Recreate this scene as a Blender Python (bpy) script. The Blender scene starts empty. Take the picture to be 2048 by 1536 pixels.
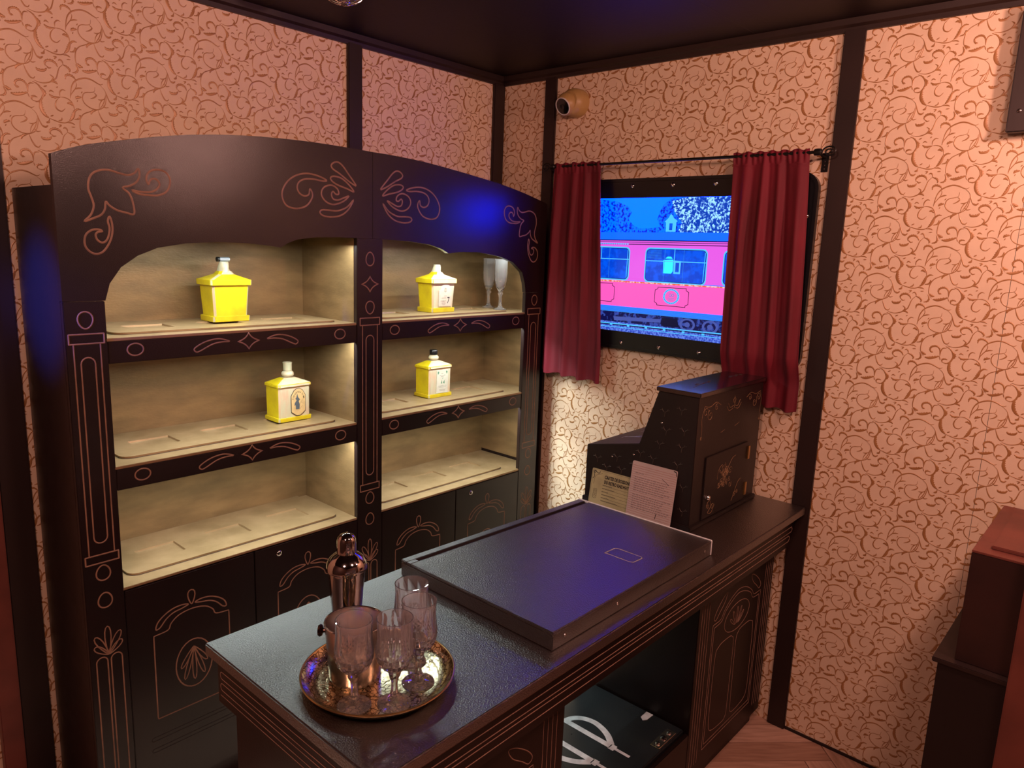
import bpy, bmesh, math, random
import numpy as np
from mathutils import Matrix, Vector
random.seed(7)
rng = np.random.default_rng(11)
scene = bpy.context.scene
COL = scene.collection

# ------------------------------------------------------------------ camera
CAM = Vector((-2.6, -2.424, 1.771))
yaw, pitch, roll = math.radians(48.4855), math.radians(-10.6588), math.radians(2.1391)
fw = Vector((math.sin(yaw)*math.cos(pitch), math.cos(yaw)*math.cos(pitch), math.sin(pitch)))
r0 = Vector((math.cos(yaw), -math.sin(yaw), 0)); u0 = r0.cross(fw)
rt = r0*math.cos(roll) + u0*math.sin(roll); up = u0*math.cos(roll) - r0*math.sin(roll)
cd = bpy.data.cameras.new('camera'); cd.sensor_width = 36; cd.lens = 36*1456.47/2048; cd.clip_start = .05
cam = bpy.data.objects.new('camera', cd); COL.objects.link(cam)
cam.matrix_world = Matrix(((rt.x, up.x, -fw.x, CAM.x), (rt.y, up.y, -fw.y, CAM.y), (rt.z, up.z, -fw.z, CAM.z), (0, 0, 0, 1)))
scene.camera = cam

# ------------------------------------------------------------------ world, view, lamps
w = bpy.data.worlds.new('world'); scene.world = w; w.use_nodes = True
w.node_tree.nodes['Background'].inputs[0].default_value = (.9, .45, .38, 1)
w.node_tree.nodes['Background'].inputs[1].default_value = .03
cy = scene.cycles
cy.max_bounces = 10; cy.diffuse_bounces = 3; cy.glossy_bounces = 4; cy.transmission_bounces = 8
vs = scene.view_settings
vs.view_transform = 'Standard'; vs.look = 'None'; vs.exposure = 0.0; vs.gamma = 1.0; vs.use_curve_mapping = False

def lamp(name, kind, loc, col, power, aim=None, **kw):
    d = bpy.data.lights.new(name, kind); d.color = col; d.energy = power
    for k, v in kw.items(): setattr(d, k, v)
    o = bpy.data.objects.new(name, d); COL.objects.link(o); o.location = loc
    if aim is not None: o.rotation_euler = (Vector(aim)-Vector(loc)).to_track_quat('-Z', 'Y').to_euler()
    return o
WARM = (1, .50, .40)
lamp('warm_wall_lamp', 'POINT', (-.60, -2.64, 2.32), WARM, 40, shadow_soft_size=.05)
lamp('warm_fill_lamp', 'POINT', (-2.85, -2.05, 2.44), WARM, 70, shadow_soft_size=.12)
lamp('warm_fill_lamp', 'POINT', (-1.55, -2.60, 2.44), WARM, 52, shadow_soft_size=.12)  # unseen lamp added to brighten the lower right wall and floor
lamp('blue_spot_lamp', 'SPOT', (-3.85, -.56, 2.0), (.02, .08, 1), 1900, aim=(-1.99, -.21, 1.58), shadow_soft_size=.03, spot_size=math.radians(13), spot_blend=1.0)
LED = (.88, 1, .97)
LEDP = 6.2
for x0, x1 in ((-1.86, -1.11), (-.955, -.225)):
    for z, pw, ya in ((1.757, 1.0, -.345), (1.436, .95, -.46), (1.084, 1.0, -.46)):
        lamp('shelf_led_strip', 'AREA', ((x0+x1)/2, -.338, z), LED, LEDP*pw, aim=((x0+x1)/2, ya, z-.5), shape='RECTANGLE', size=x1-x0, size_y=.008)
lamp('under_counter_led_strip', 'AREA', (-.80, -1.0, .835), (1, .90, .10), 6.5, aim=(-.80, -.3, .80), shape='RECTANGLE', size=1.5, size_y=.012)

# ------------------------------------------------------------------ materials
def node_mat(name): 
    m = bpy.data.materials.new(name); m.use_nodes = True
    return m, m.node_tree.nodes, m.node_tree.links, m.node_tree.nodes['Principled BSDF']
def M(name, col, rough=.5, metal=0, var=0, vscale=8, col2=None, bump=0, bscale=60, spec=.5, coat=0, stretch=(1, 1, 1), rvar=0, sheen=0, detail=4, coat_rough=.1):
    m, N, L, b = node_mat(name)
    b.inputs['Base Color'].default_value = (*col, 1); b.inputs['Roughness'].default_value = rough
    b.inputs['Metallic'].default_value = metal; b.inputs['Specular IOR Level'].default_value = spec
    b.inputs['Coat Weight'].default_value = coat; b.inputs['Coat Roughness'].default_value = coat_rough
    if sheen:
        b.inputs['Sheen Weight'].default_value = sheen; b.inputs['Sheen Roughness'].default_value = .35
        b.inputs['Sheen Tint'].default_value = (1, .35, .4, 1)
    if var or bump or rvar or col2:
        tc = N.new('ShaderNodeTexCoord'); mp = N.new('ShaderNodeMapping'); mp.inputs['Scale'].default_value = stretch
        L.new(tc.outputs['Object'], mp.inputs[0])
        n1 = N.new('ShaderNodeTexNoise'); n1.inputs['Scale'].default_value = vscale; n1.inputs['Detail'].default_value = detail
        L.new(mp.outputs[0], n1.inputs['Vector'])
        if var or col2:
            cr = N.new('ShaderNodeValToRGB'); c2 = col2 or tuple(c*(1-var) for c in col)
            cr.color_ramp.elements[0].position = .36; cr.color_ramp.elements[1].position = .66
            cr.color_ramp.elements[0].color = (*col, 1); cr.color_ramp.elements[1].color = (*c2, 1)
            L.new(n1.outputs['Fac'], cr.inputs[0]); L.new(cr.outputs[0], b.inputs['Base Color'])
        if rvar:
            mr = N.new('ShaderNodeMapRange'); mr.inputs['From Min'].default_value = .3; mr.inputs['From Max'].default_value = .7
            mr.inputs['To Min'].default_value = max(.02, rough-rvar); mr.inputs['To Max'].default_value = min(1, rough+rvar)
            L.new(n1.outputs['Fac'], mr.inputs['Value']); L.new(mr.outputs[0], b.inputs['Roughness'])
        if bump:
            n2 = N.new('ShaderNodeTexNoise'); n2.inputs['Scale'].default_value = bscale; n2.inputs['Detail'].default_value = 3
            L.new(mp.outputs[0], n2.inputs['Vector'])
            bp = N.new('ShaderNodeBump'); bp.inputs['Strength'].default_value = bump; bp.inputs['Distance'].default_value = .002
            L.new(n2.outputs['Fac'], bp.inputs['Height']); L.new(bp.outputs[0], b.inputs['Normal'])
            if coat: L.new(bp.outputs[0], b.inputs['Coat Normal'])
    return m
def E(name, col, strength=1.0, col2=None, scale=40, lo=.45, hi=.58, stretch=(1, 1, 1)):
    m, N, L, b = node_mat(name)
    b.inputs['Base Color'].default_value = (0, 0, 0, 1); b.inputs['Roughness'].default_value = .25
    b.inputs['Emission Color'].default_value = (*col, 1); b.inputs['Emission Strength'].default_value = strength
    if col2:
        tc = N.new('ShaderNodeTexCoord'); mp = N.new('ShaderNodeMapping'); mp.inputs['Scale'].default_value = stretch
        n = N.new('ShaderNodeTexNoise'); n.inputs['Scale'].default_value = scale; n.inputs['Detail'].default_value = 5
        cr = N.new('ShaderNodeValToRGB'); cr.color_ramp.elements[0].position = lo; cr.color_ramp.elements[1].position = hi
        cr.color_ramp.elements[0].color = (*col, 1); cr.color_ramp.elements[1].color = (*col2, 1)
        L.new(tc.outputs['Object'], mp.inputs[0]); L.new(mp.outputs[0], n.inputs['Vector']); L.new(n.outputs['Fac'], cr.inputs[0]); L.new(cr.outputs[0], b.inputs['Emission Color'])
    return m
def glass_mat(name, col=(1, 1, 1), rough=.015, ior=1.47):
    m, N, L, b = node_mat(name)
    b.inputs['Base Color'].default_value = (*col, 1); b.inputs['Roughness'].default_value = rough
    b.inputs['Transmission Weight'].default_value = 1; b.inputs['IOR'].default_value = ior
    return m

paint = M('dark_brown_cabinet_paint', (.012, .0050, .0045), .45, var=.35, vscale=5, bump=.16, bscale=420, spec=.2, coat=.65, rvar=.07, coat_rough=.17)
paint_c = M('dark_brown_counter_paint', (.011, .0042, .0036), .40, var=.3, vscale=5, bump=.75, bscale=280, spec=.4, coat=1.0, rvar=.06, coat_rough=.30)
paint_b = M('dark_brown_counter_body_paint', (.0085, .0030, .0024), .42, var=.3, vscale=5, bump=.12, bscale=280, spec=.25, coat=.15, coat_rough=.3)
trimp = M('dark_brown_trim_paint', (.020, .0080, .006), .5, var=.25, vscale=6, bump=.08, bscale=90)
dark_panel = M('dark_wood_panelling', (.07, .032, .02), .6, var=.4, vscale=4)
ceilp = M('dark_brown_ceiling_paint', (.012, .0048, .0042), .55, var=.4, vscale=3, bump=.15, bscale=60, spec=.25)
copper = M('copper_line_paint', (.27, .145, .085), .5, var=.3, vscale=30)
copper_d = M('thin_copper_line_paint', (.34, .20, .145), .5, var=.3, vscale=30)
dark_line = M('dark_groove_paint', (.012, .005, .004), .6)
bronze = M('brushed_bronze_paint', (.24, .146, .064), .42, metal=.3, col2=(.155, .092, .038), vscale=6, bump=.25, bscale=70, stretch=(1, 1, 3), rvar=.1)
bronze_sh = M('worn_bronze_shelf_paint', (.31, .205, .105), .38, metal=.3, col2=(.22, .142, .066), vscale=9, bump=.2, bscale=60, rvar=.1)
paper_base = M('embossed_cream_wallpaper', (.78, .60, .43), .62, var=.06, vscale=14, bump=.10, bscale=400, spec=.35)
vine = M('bronze_vine_relief', (.36, .165, .055), .34, metal=.15, col2=(.46, .23, .085), vscale=25, spec=.7)
red_wood = M('reddish_brown_painted_wood', (.17, .044, .030), .45, var=.3, vscale=9, bump=.1, bscale=60)
black = M('black_gloss_paint', (.006, .006, .007), .3, spec=.6)
black_m = M('black_matte_paint', (.008, .008, .009), .5, bump=.12, bscale=200, spec=.5)
iron = M('black_iron', (.010, .009, .009), .35, metal=.4, spec=.6)
chrome = M('polished_steel', (.75, .72, .70), .13, metal=1)
steel = M('brushed_steel', (.66, .58, .52), .24, metal=1, bump=.04, bscale=300, stretch=(1, 1, .1))
mirror = M('mirror_steel', (.50, .45, .43), .07, metal=1)
brass = M('brass', (.62, .40, .16), .28, metal=1)
velvet = M('crimson_velvet', (.17, .0030, .016), .75, col2=(.11, .0018, .010), vscale=14, bump=.15, bscale=300, sheen=.08, stretch=(1, 1, .25))
white_print = M('white_stencil_paint', (.62, .64, .66), .5, col2=(.45, .45, .47), vscale=40)
ink = M('black_print', (.012, .010, .010), .6)
plank_m = M('oak_laminate', (.46, .28, .20), .5, col2=(.33, .19, .13), vscale=14, bump=.15, bscale=60, stretch=(6, .6, 1))
plank_m3 = M('oak_laminate_dark', (.38, .22, .15), .5, col2=(.28, .15, .10), vscale=14, bump=.15, bscale=60, stretch=(6, .6, 1))
plank_m2 = M('oak_laminate_pale', (.54, .34, .25), .5, col2=(.40, .24, .17), vscale=14, bump=.15, bscale=60, stretch=(6, .6, 1))
floor_dark = M('dark_floor_joint', (.03, .015, .01), .7)
cream_plastic = M('cream_plastic', (.44, .28, .10), .4)
yel = M('mustard_yellow_ceramic', (.56, .44, .008), .35, col2=(.42, .31, .008), vscale=16, bump=.1, bscale=60)
blush = M('blush_cream_glaze', (.50, .34, .21), .35, col2=(.34, .37, .25), vscale=22, bump=.12, bscale=80, stretch=(2, 2, .5))
blush2 = M('pale_green_cream_glaze', (.42, .42, .28), .35, col2=(.48, .32, .21), vscale=24, bump=.12, bscale=80, stretch=(2, 2, .6))
label_m = M('tan_paper_label', (.52, .36, .16), .6, var=.15, vscale=40)
label_w = M('ivory_paper_label', (.50, .48, .38), .6, var=.12, vscale=40)
label_p = M('pinkish_paper_label', (.50, .41, .32), .6, var=.12, vscale=40)
grey_ink = M('grey_ink', (.06, .075, .09), .6)
green_ink = M('green_ink', (.06, .18, .10), .6)
card_y = M('aged_yellow_card', (.46, .40, .20), .6, var=.2, vscale=20)
sheet_p = M('cream_ruled_sheet', (.52, .40, .36), .6, var=.1, vscale=20)
red_ink = M('red_print', (.35, .05, .04), .6)
crystal = glass_mat('cut_crystal', (.98, .96, .97), .0)
crystal.node_tree.nodes['Principled BSDF'].inputs['Transmission Weight'].default_value = .945
teal_black = M('black_scuffed_panel', (.010, .012, .014), .32, bump=.1, bscale=120, spec=.6, rvar=.1)

for _m, _i in ((paint, 1.5), (paint_c, 2.3)): _m.node_tree.nodes['Principled BSDF'].inputs['Coat IOR'].default_value = _i

# ------------------------------------------------------------------ mesh helpers
class MB:
    def __init__(s): s.v = []; s.f = []; s.m = []
    def add(s, vs, fs, mi=0):
        o = len(s.v); s.v += [tuple(p) for p in vs]; s.f += [tuple(i+o for i in f) for f in fs]; s.m += [mi]*len(fs); return s
    def box(s, x0, x1, y0, y1, z0, z1, mi=0):
        return s.add([(x0, y0, z0), (x1, y0, z0), (x1, y1, z0), (x0, y1, z0), (x0, y0, z1), (x1, y0, z1), (x1, y1, z1), (x0, y1, z1)],
                     [(0, 3, 2, 1), (4, 5, 6, 7), (0, 1, 5, 4), (1, 2, 6, 5), (2, 3, 7, 6), (3, 0, 4, 7)], mi)
    def prism(s, pts, fn, h0, h1, mi=0):
        n = len(pts); vs = [fn(u, v, h0) for u, v in pts]+[fn(u, v, h1) for u, v in pts]
        return s.add(vs, [tuple(range(n))[::-1], tuple(range(n, 2*n))]+[(i, (i+1) % n, n+(i+1) % n, n+i) for i in range(n)], mi)
    def poly(s, pts, fn, h, mi=0):
        return s.add([fn(u, v, h) for u, v in pts], [tuple(range(len(pts)))], mi)
    def lathe(s, prof, c=(0, 0, 0), seg=32, mi=0, rfun=None, axis='Z', cap=True):
        vs = []; n = len(prof)
        for j, (r, z) in enumerate(prof):
            for i in range(seg):
                a = 2*math.pi*i/seg; rr = r*(rfun(i, j) if rfun else 1)
                p = (rr*math.cos(a), rr*math.sin(a), z)
                if axis == 'X': p = (p[2], p[0], p[1])
                if axis == 'Y': p = (p[0], p[2], p[1])
                vs.append((c[0]+p[0], c[1]+p[1], c[2]+p[2]))
        fs = [(j*seg+i, j*seg+(i+1) % seg, (j+1)*seg+(i+1) % seg, (j+1)*seg+i) for j in range(n-1) for i in range(seg)]
        if cap:
            if prof[0][0] > 1e-6: fs.append(tuple(range(seg))[::-1])
            if prof[-1][0] > 1e-6: fs.append(tuple(range((n-1)*seg, n*seg)))
        return s.add(vs, fs, mi)
    def tube(s, pts, r, seg=10, mi=0, cap=True):
        pts = [Vector(p) for p in pts]; vs = []; n = len(pts); prev = None
        for i, p in enumerate(pts):
            t = (pts[min(i+1, n-1)]-pts[max(i-1, 0)]).normalized()
            a = t.orthogonal().normalized() if prev is None else (prev-t*prev.dot(t)).normalized(); prev = a; b = t.cross(a)
            rr = r[i] if isinstance(r, (list, tuple)) else r
            vs += [p+(a*math.cos(2*math.pi*k/seg)+b*math.sin(2*math.pi*k/seg))*rr for k in range(seg)]
        fs = [(j*seg+i, j*seg+(i+1) % seg, (j+1)*seg+(i+1) % seg, (j+1)*seg+i) for j in range(n-1) for i in range(seg)]
        if cap: fs += [tuple(range(seg))[::-1], tuple(range((n-1)*seg, n*seg))]
        return s.add(vs, fs, mi)
    def ribbon(s, pts, width, fn, h=.0009, closed=False, mi=0, taper=False, serr=0):
        P = np.array(pts, float); n = len(P)
        if closed: T = np.roll(P, -1, 0)-np.roll(P, 1, 0)
        else: T = np.gradient(P, axis=0)
        T /= np.maximum(np.linalg.norm(T, axis=1, keepdims=True), 1e-9); Nn = np.stack([-T[:, 1], T[:, 0]], 1)
        wv = np.full(n, width*.5)
        if taper:
            t = np.linspace(0, 1, n); wv = width*.5*np.clip(np.sin(np.pi*np.clip(t*.92+.04, 0, 1))**.7, .18, 1)
        a = P+Nn*wv[:, None]*(1+serr*(np.arange(n) % 2))[:, None]; b = P-Nn*wv[:, None]
        vs = []
        for i in range(n): vs += [fn(a[i, 0], a[i, 1], .0002), fn(P[i, 0], P[i, 1], h), fn(b[i, 0], b[i, 1], .0002)]
        fs = []
        for i in range(n if closed else n-1):
            j = (i+1) % n
            fs += [(3*i, 3*j, 3*j+1, 3*i+1), (3*i+1, 3*j+1, 3*j+2, 3*i+2)]
        return s.add(vs, fs, mi)
    def build(s, name, mats, parent=None, smooth=False, bevel=0, local=False, angle=35):
        me = bpy.data.meshes.new(name); me.from_pydata(s.v, [], s.f)
        mats = mats if isinstance(mats, (list, tuple)) else [mats]
        for m in mats: me.materials.append(m)
        if len(mats) > 1: me.polygons.foreach_set('material_index', s.m)
        bm = bmesh.new(); bm.from_mesh(me)
        if bevel:
            eds = [e for e in bm.edges if len(e.link_faces) == 2 and e.calc_face_angle(0) > .5]
            bmesh.ops.bevel(bm, geom=eds, offset=bevel, segments=2, affect='EDGES', clamp_overlap=True)
        bmesh.ops.recalc_face_normals(bm, faces=bm.faces) if not getattr(s, 'keepn', False) else None
        if smooth:
            for f in bm.faces: f.smooth = True
            for e in bm.edges:
                if len(e.link_faces) == 2 and e.calc_face_angle(0) > math.radians(angle): e.smooth = False
        bm.to_mesh(me); bm.free(); me.update()
        o = bpy.data.objects.new(name, me); COL.objects.link(o)
        if parent is not None:
            o.parent = parent
            if not local: o.matrix_parent_inverse = world_of(parent).inverted()
        return o
def world_of(o):
    m = o.matrix_basis.copy()
    return m if o.parent is None else world_of(o.parent) @ o.matrix_parent_inverse @ m
def tag(o, label=None, cat=None, group=None, kind=None):
    for k, v in (('label', label), ('category', cat), ('group', group), ('kind', kind)):
        if v: o[k] = v
    return o
def thing(name, label, cat, loc=(0, 0, 0), rz=0, group=None):
    o = bpy.data.objects.new(name, None); COL.objects.link(o); o.location = loc; o.rotation_euler = (0, 0, rz); o.empty_display_size = .05
    return tag(o, label, cat, group)
def struct(o, label): return tag(o, label, None, None, 'structure')
def dup(root, loc, rz=0, label=None):
    r = root.copy(); COL.objects.link(r); r.location = loc; r.rotation_euler = (0, 0, rz)
    if label: r['label'] = label
    for ch in list(root.children):
        c = ch.copy(); COL.objects.link(c); c.parent = r
        for g in list(ch.children):
            d = g.copy(); COL.objects.link(d); d.parent = c
    return r
def B(name, mat, parent, x0, x1, y0, y1, z0, z1, bevel=.0015):
    return MB().box(x0, x1, y0, y1, z0, z1).build(name, mat, parent, bevel=bevel)
def cr(pts, n=5, closed=False):
    P = [np.array(p, float) for p in pts]; N = len(P); out = []
    for i in range(N if closed else N-1):
        p0 = P[(i-1) % N] if closed or i > 0 else 2*P[0]-P[1]; p1 = P[i]; p2 = P[(i+1) % N]
        p3 = P[(i+2) % N] if closed or i+2 < N else 2*P[-1]-P[-2]
        for k in range(n):
            t = k/n; out.append(.5*((2*p1)+(-p0+p2)*t+(2*p0-5*p1+4*p2-p3)*t*t+(-p0+3*p1-3*p2+p3)*t**3))
    if not closed: out.append(P[-1])
    return out
def egg(cx, cz, rx, rz, n=22, tip=.25):
    return [(cx+rx*math.cos(a)*(1-tip*math.sin(a)*.5), cz+rz*math.sin(a)) for a in (2*math.pi*i/n for i in range(n))]
def stadium(cx, z0, z1, r, n=8, top=True, bot=True):
    p = []
    p += [(cx+r*math.cos(math.pi*i/n), z1-r+r*math.sin(math.pi*i/n)) for i in range(n+1)]
    p += [(cx+r*math.cos(math.pi+math.pi*i/n), z0+r+r*math.sin(math.pi+math.pi*i/n)) for i in range(n+1)]
    return p
def seg(a, b, n=2): return [(a[0]+(b[0]-a[0])*i/(n-1), a[1]+(b[1]-a[1])*i/(n-1)) for i in range(n)]
def rect_path(x0, x1, z0, z1, k=4):
    c = [(x0, z0), (x1, z0), (x1, z1), (x0, z1)]; out = []
    for i in range(4):
        a, b = c[i], c[(i+1) % 4]
        out += [(a[0]+(b[0]-a[0])*t, a[1]+(b[1]-a[1])*t) for t in (.004, .02, .5, .98, .996)]
    return out
def teardrop(x, z, ang, ln, wd, n=14):
    out = []
    for i in range(n):
        t = 2*math.pi*i/n; d = (1-math.cos(t))/2*ln; s_ = math.sin(t)*wd*.5*(.35+.65*(1-math.cos(t))/2)
        out.append((x+d*math.cos(ang)-s_*math.sin(ang), z+d*math.sin(ang)+s_*math.cos(ang)))
    return out
def star4(cx, cz, rx, rz):
    out = []
    for q in range(4):
        a0, a1 = q*math.pi/2, (q+1)*math.pi/2
        p0 = (rx*math.cos(a0), rz*math.sin(a0)); p1 = (rx*math.cos(a1), rz*math.sin(a1)); c = (.24*(p0[0]+p1[0]), .24*(p0[1]+p1[1]))
        for k in range(6):
            t = k/6; out.append((cx+(1-t)**2*p0[0]+2*t*(1-t)*c[0]+t*t*p1[0], cz+(1-t)**2*p0[1]+2*t*(1-t)*c[1]+t*t*p1[1]))
    return out
def carve(name, parent, paths, fn, width=.0045, mat=None, local=False):
    mb = MB(); mb.keepn = True
    for pts, closed in paths: mb.ribbon(pts, width, fn, closed=closed)
    return mb.build(name, mat or copper, parent, local=local)
def face_y(y): return lambda u, v, h: (u, y-h, v)          # a face that looks towards -Y
def face_x(x): return lambda u, v, h: (x-h, u, v)          # a face that looks towards -X  (u = world Y)
def face_z(z): return lambda u, v, h: (u, v, z+h)
def text_poly(s, size, bold=0, extr=0):
    c = bpy.data.curves.new('t', 'FONT'); c.body = s; c.size = size; c.offset = bold; c.resolution_u = 2
    o = bpy.data.objects.new('t', c); COL.objects.link(o)
    dg = bpy.context.evaluated_depsgraph_get(); me = bpy.data.meshes.new_from_object(o.evaluated_get(dg))
    vs = [tuple(v.co) for v in me.vertices]; fs = [tuple(p.vertices) for p in me.polygons]
    bpy.data.objects.remove(o); bpy.data.curves.remove(c); bpy.data.meshes.remove(me)
    return vs, fs
def rrect(x0, x1, z0, z1, r, n=6):
    out = []
    for cx, cz, a in ((x1-r, z1-r, 0), (x0+r, z1-r, 90), (x0+r, z0+r, 180), (x1-r, z0+r, 270)):
        out += [(cx+r*math.cos(math.radians(a+90*i/n)), cz+r*math.sin(math.radians(a+90*i/n))) for i in range(n+1)]
    return out
W_TILE = [[13,[[-157,-489],[-143,-343],[-101,-148],[-11,0],[130,88],[296,133],[448,108],[583,46],[670,20],[739,55]]],[9,[[651,8],[759,-94],[804,-234],[784,-448],[710,-605],[552,-692],[380,-681],[241,-604],[168,-499],[163,-391],[201,-300],[282,-254],[387,-238],[488,-194],[510,-74]]],[12,[[470,-223],[534,-292],[468,-371],[363,-418]]],[8,[[-154,-494],[-136,-391],[-73,-287],[-4,-188],[26,-83],[4,-12]]],[13,[[-15,-222],[66,-178],[166,-163]]],[9,[[127,-308],[169,-254]]],[8,[[589,-680],[616,-526],[685,-409],[757,-354],[785,-247]]],[8,[[597,-675],[692,-542],[752,-406],[783,-282]]],[10,[[574,-405],[653,-411],[712,-380]]],[10,[[691,-535],[763,-603],[858,-581]]],[20,[[-23,-488],[28,-438],[134,-419]]],[8,[[7,-567],[32,-505]]],[17,[[-249,5],[-239,101],[-160,140],[-58,111],[20,29]]],[10,[[771,-106],[809,-210],[853,-338],[908,-437],[985,-467],[1052,-412]]],[11,[[1010,-344],[1078,-317],[1084,-252]]],[12,[[-1267,210],[-1228,87],[-1181,-16],[-1120,-96],[-1049,-106],[-1010,-51]]],[11,[[-1059,-156],[-881,-195],[-724,-169],[-597,-104],[-491,-10],[-442,132],[-394,279],[-290,397]]],[13,[[-290,397],[-308,474],[-361,509],[-406,477]]],[15,[[-297,387],[-190,343],[-129,273],[-148,217]]],[13,[[-640,-122],[-576,-54],[-570,7],[-645,66]]],[15,[[-640,-118],[-527,-119],[-459,-165]]],[20,[[-980,192],[-922,132],[-775,143],[-709,218]]],[18,[[-730,276],[-745,357],[-685,423],[-575,440],[-479,386],[-430,297]]],[12,[[-718,291],[-666,236],[-592,250]]],[9,[[-1255,210],[-1370,195],[-1504,129],[-1660,45],[-1752,-84],[-1783,-232],[-1777,-383],[-1720,-495],[-1664,-556]]],[18,[[-1466,55],[-1430,144],[-1297,209]]],[20,[[-1743,-420],[-1687,-486],[-1599,-503]]],[14,[[-1921,-147],[-1797,-111],[-1755,-3],[-1786,-105]]],[16,[[-1410,-407],[-1484,-384],[-1507,-310],[-1470,-246],[-1386,-212],[-1307,-227],[-1238,-312],[-1210,-499]]],[16,[[-1499,-398],[-1427,-407]]],[11,[[-1210,-499],[-1202,-341],[-1151,-254],[-1055,-245]]],[14,[[-1089,-195],[-966,-252],[-877,-373],[-848,-500],[-906,-642],[-997,-714],[-1121,-695]]],[22,[[-867,-347],[-816,-444],[-823,-549]]],[14,[[-1121,-695],[-1134,-620],[-1069,-585],[-988,-601]]],[24,[[-1631,-593],[-1509,-610],[-1371,-574],[-1218,-512]]],[9,[[-1221,-524],[-1185,-630]]],[15,[[-1788,-447],[-1748,-580],[-1787,-664],[-1890,-694]]],[26,[[-902,-622],[-928,-748],[-921,-897],[-845,-1043],[-744,-1117]]],[10,[[-744,-1117],[-624,-1154],[-483,-1190],[-325,-1185],[-201,-1103]]],[24,[[-231,-1130],[-147,-1039],[-96,-913],[-80,-802]]],[10,[[-78,-814],[-80,-729],[-116,-621],[-195,-535],[-312,-496],[-434,-502]]],[17,[[-412,-501],[-589,-526],[-699,-464]]],[12,[[-469,-547],[-531,-629],[-560,-754],[-512,-850],[-404,-881],[-312,-795]]],[18,[[-255,-645],[-183,-632],[-116,-687]]],[11,[[-426,-477],[-424,-367],[-353,-291],[-271,-304]]],[12,[[-695,-402],[-643,-363],[-571,-397]]],[12,[[-819,-291],[-733,-248]]],[14,[[-99,-945],[-55,-825],[21,-763],[114,-768]]],[12,[[-287,-1173],[-170,-1170],[-85,-1209]]],[10,[[-190,-1280],[-86,-1273]]],[11,[[-826,-1237],[-755,-1208],[-728,-1131]]],[12,[[-704,-1065],[-623,-1018]]],[12,[[-510,-1152],[-428,-1122],[-414,-1055]]],[9,[[-530,-1268],[-446,-1267],[-488,-1332]]],[10,[[-509,-265],[-457,-229]]],[10,[[-504,494],[-446,568]]],[12,[[-946,512],[-850,469],[-787,514]]],[10,[[-819,587],[-744,624]]]]
FACADE = {"tulip":[[-1921,1795],[-1905,1812],[-1897,1835],[-1902,1858],[-1907,1876],[-1904,1899],[-1894,1915],[-1876,1924],[-1854,1926],[-1832,1921],[-1810,1918],[-1793,1925],[-1783,1937],[-1781,1919],[-1790,1902],[-1807,1891],[-1825,1885],[-1810,1872],[-1802,1851],[-1800,1820],[-1820,1822],[-1842,1827],[-1860,1838],[-1868,1847],[-1871,1828],[-1881,1813],[-1901,1803]],"curlA":[[-1802,1880],[-1779,1878],[-1753,1880],[-1737,1889],[-1730,1902],[-1737,1913],[-1749,1914],[-1756,1907],[-1759,1899],[-1764,1911],[-1760,1926],[-1748,1936],[-1728,1939],[-1711,1933],[-1702,1917],[-1705,1897],[-1716,1881],[-1737,1872],[-1761,1871],[-1784,1872]],"curlB":[[-1861,1810],[-1856,1791],[-1857,1768],[-1865,1744],[-1880,1722],[-1896,1714],[-1911,1718],[-1922,1731],[-1924,1747],[-1919,1763],[-1905,1774],[-1890,1776],[-1881,1772],[-1892,1769],[-1897,1762],[-1894,1750],[-1883,1743],[-1872,1749],[-1865,1765],[-1863,1782],[-1866,1798]],"crescent":[[-1204,1959],[-1238,1970],[-1279,1973],[-1318,1962],[-1347,1940],[-1363,1912],[-1361,1887],[-1346,1869],[-1314,1864],[-1280,1874],[-1260,1897],[-1257,1914],[-1266,1927],[-1270,1910],[-1286,1904],[-1303,1911],[-1311,1927],[-1305,1944],[-1285,1955],[-1252,1958],[-1218,1955]],"drop1":[[-1090,1951],[-1118,1963],[-1154,1984],[-1179,1996],[-1186,2007],[-1175,2017],[-1158,2019],[-1140,2008],[-1118,1984],[-1100,1965]],"drop2":[[-1098,1931],[-1126,1939],[-1162,1948],[-1183,1958],[-1189,1968],[-1176,1974],[-1147,1970],[-1118,1952]],"spiral":[[-1118,1916],[-1141,1897],[-1177,1885],[-1205,1891],[-1222,1908],[-1222,1926],[-1208,1940],[-1183,1945],[-1163,1935],[-1158,1920],[-1169,1918],[-1180,1926],[-1186,1917],[-1180,1903],[-1162,1900],[-1140,1908]],"drop3":[[-1100,1905],[-1126,1880],[-1163,1866],[-1198,1866],[-1223,1865],[-1230,1856],[-1216,1847],[-1184,1845],[-1148,1853],[-1119,1874]]}

# ------------------------------------------------------------------ room shell
ZC = 2.53
wall_back = struct(MB().box(-4.1, .1, 0, .1, -.1, ZC+.1).build('wall_back', paper_base), 'cream wallpapered wall with bronze scrolls behind the bar cabinet')
wall_right = struct(MB().box(0, .1, -4.3, 0, -.1, ZC+.1).build('wall_right', paper_base), 'cream wallpapered wall with bronze scrolls behind the curtained screen')
wall_left = struct(MB().box(-4.1, -4.0, -4.3, 0, -.1, ZC+.1).build('wall_left', dark_panel), 'dark panelled far side wall of the room')
wall_front = struct(MB().box(-4.1, .1, -4.3, -4.2, -.1, ZC+.1).build('wall_front', dark_panel), 'dark panelled wall behind the viewer')
ceiling = struct(MB().box(-4.1, .1, -4.3, .1, ZC, ZC+.1).build('ceiling', ceilp), 'dark brown painted ceiling above the bar')
floor = struct(MB().box(-4.1, .1, -4.3, .1, -.1, -.008).build('floor', floor_dark), 'herringbone oak floor')
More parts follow.
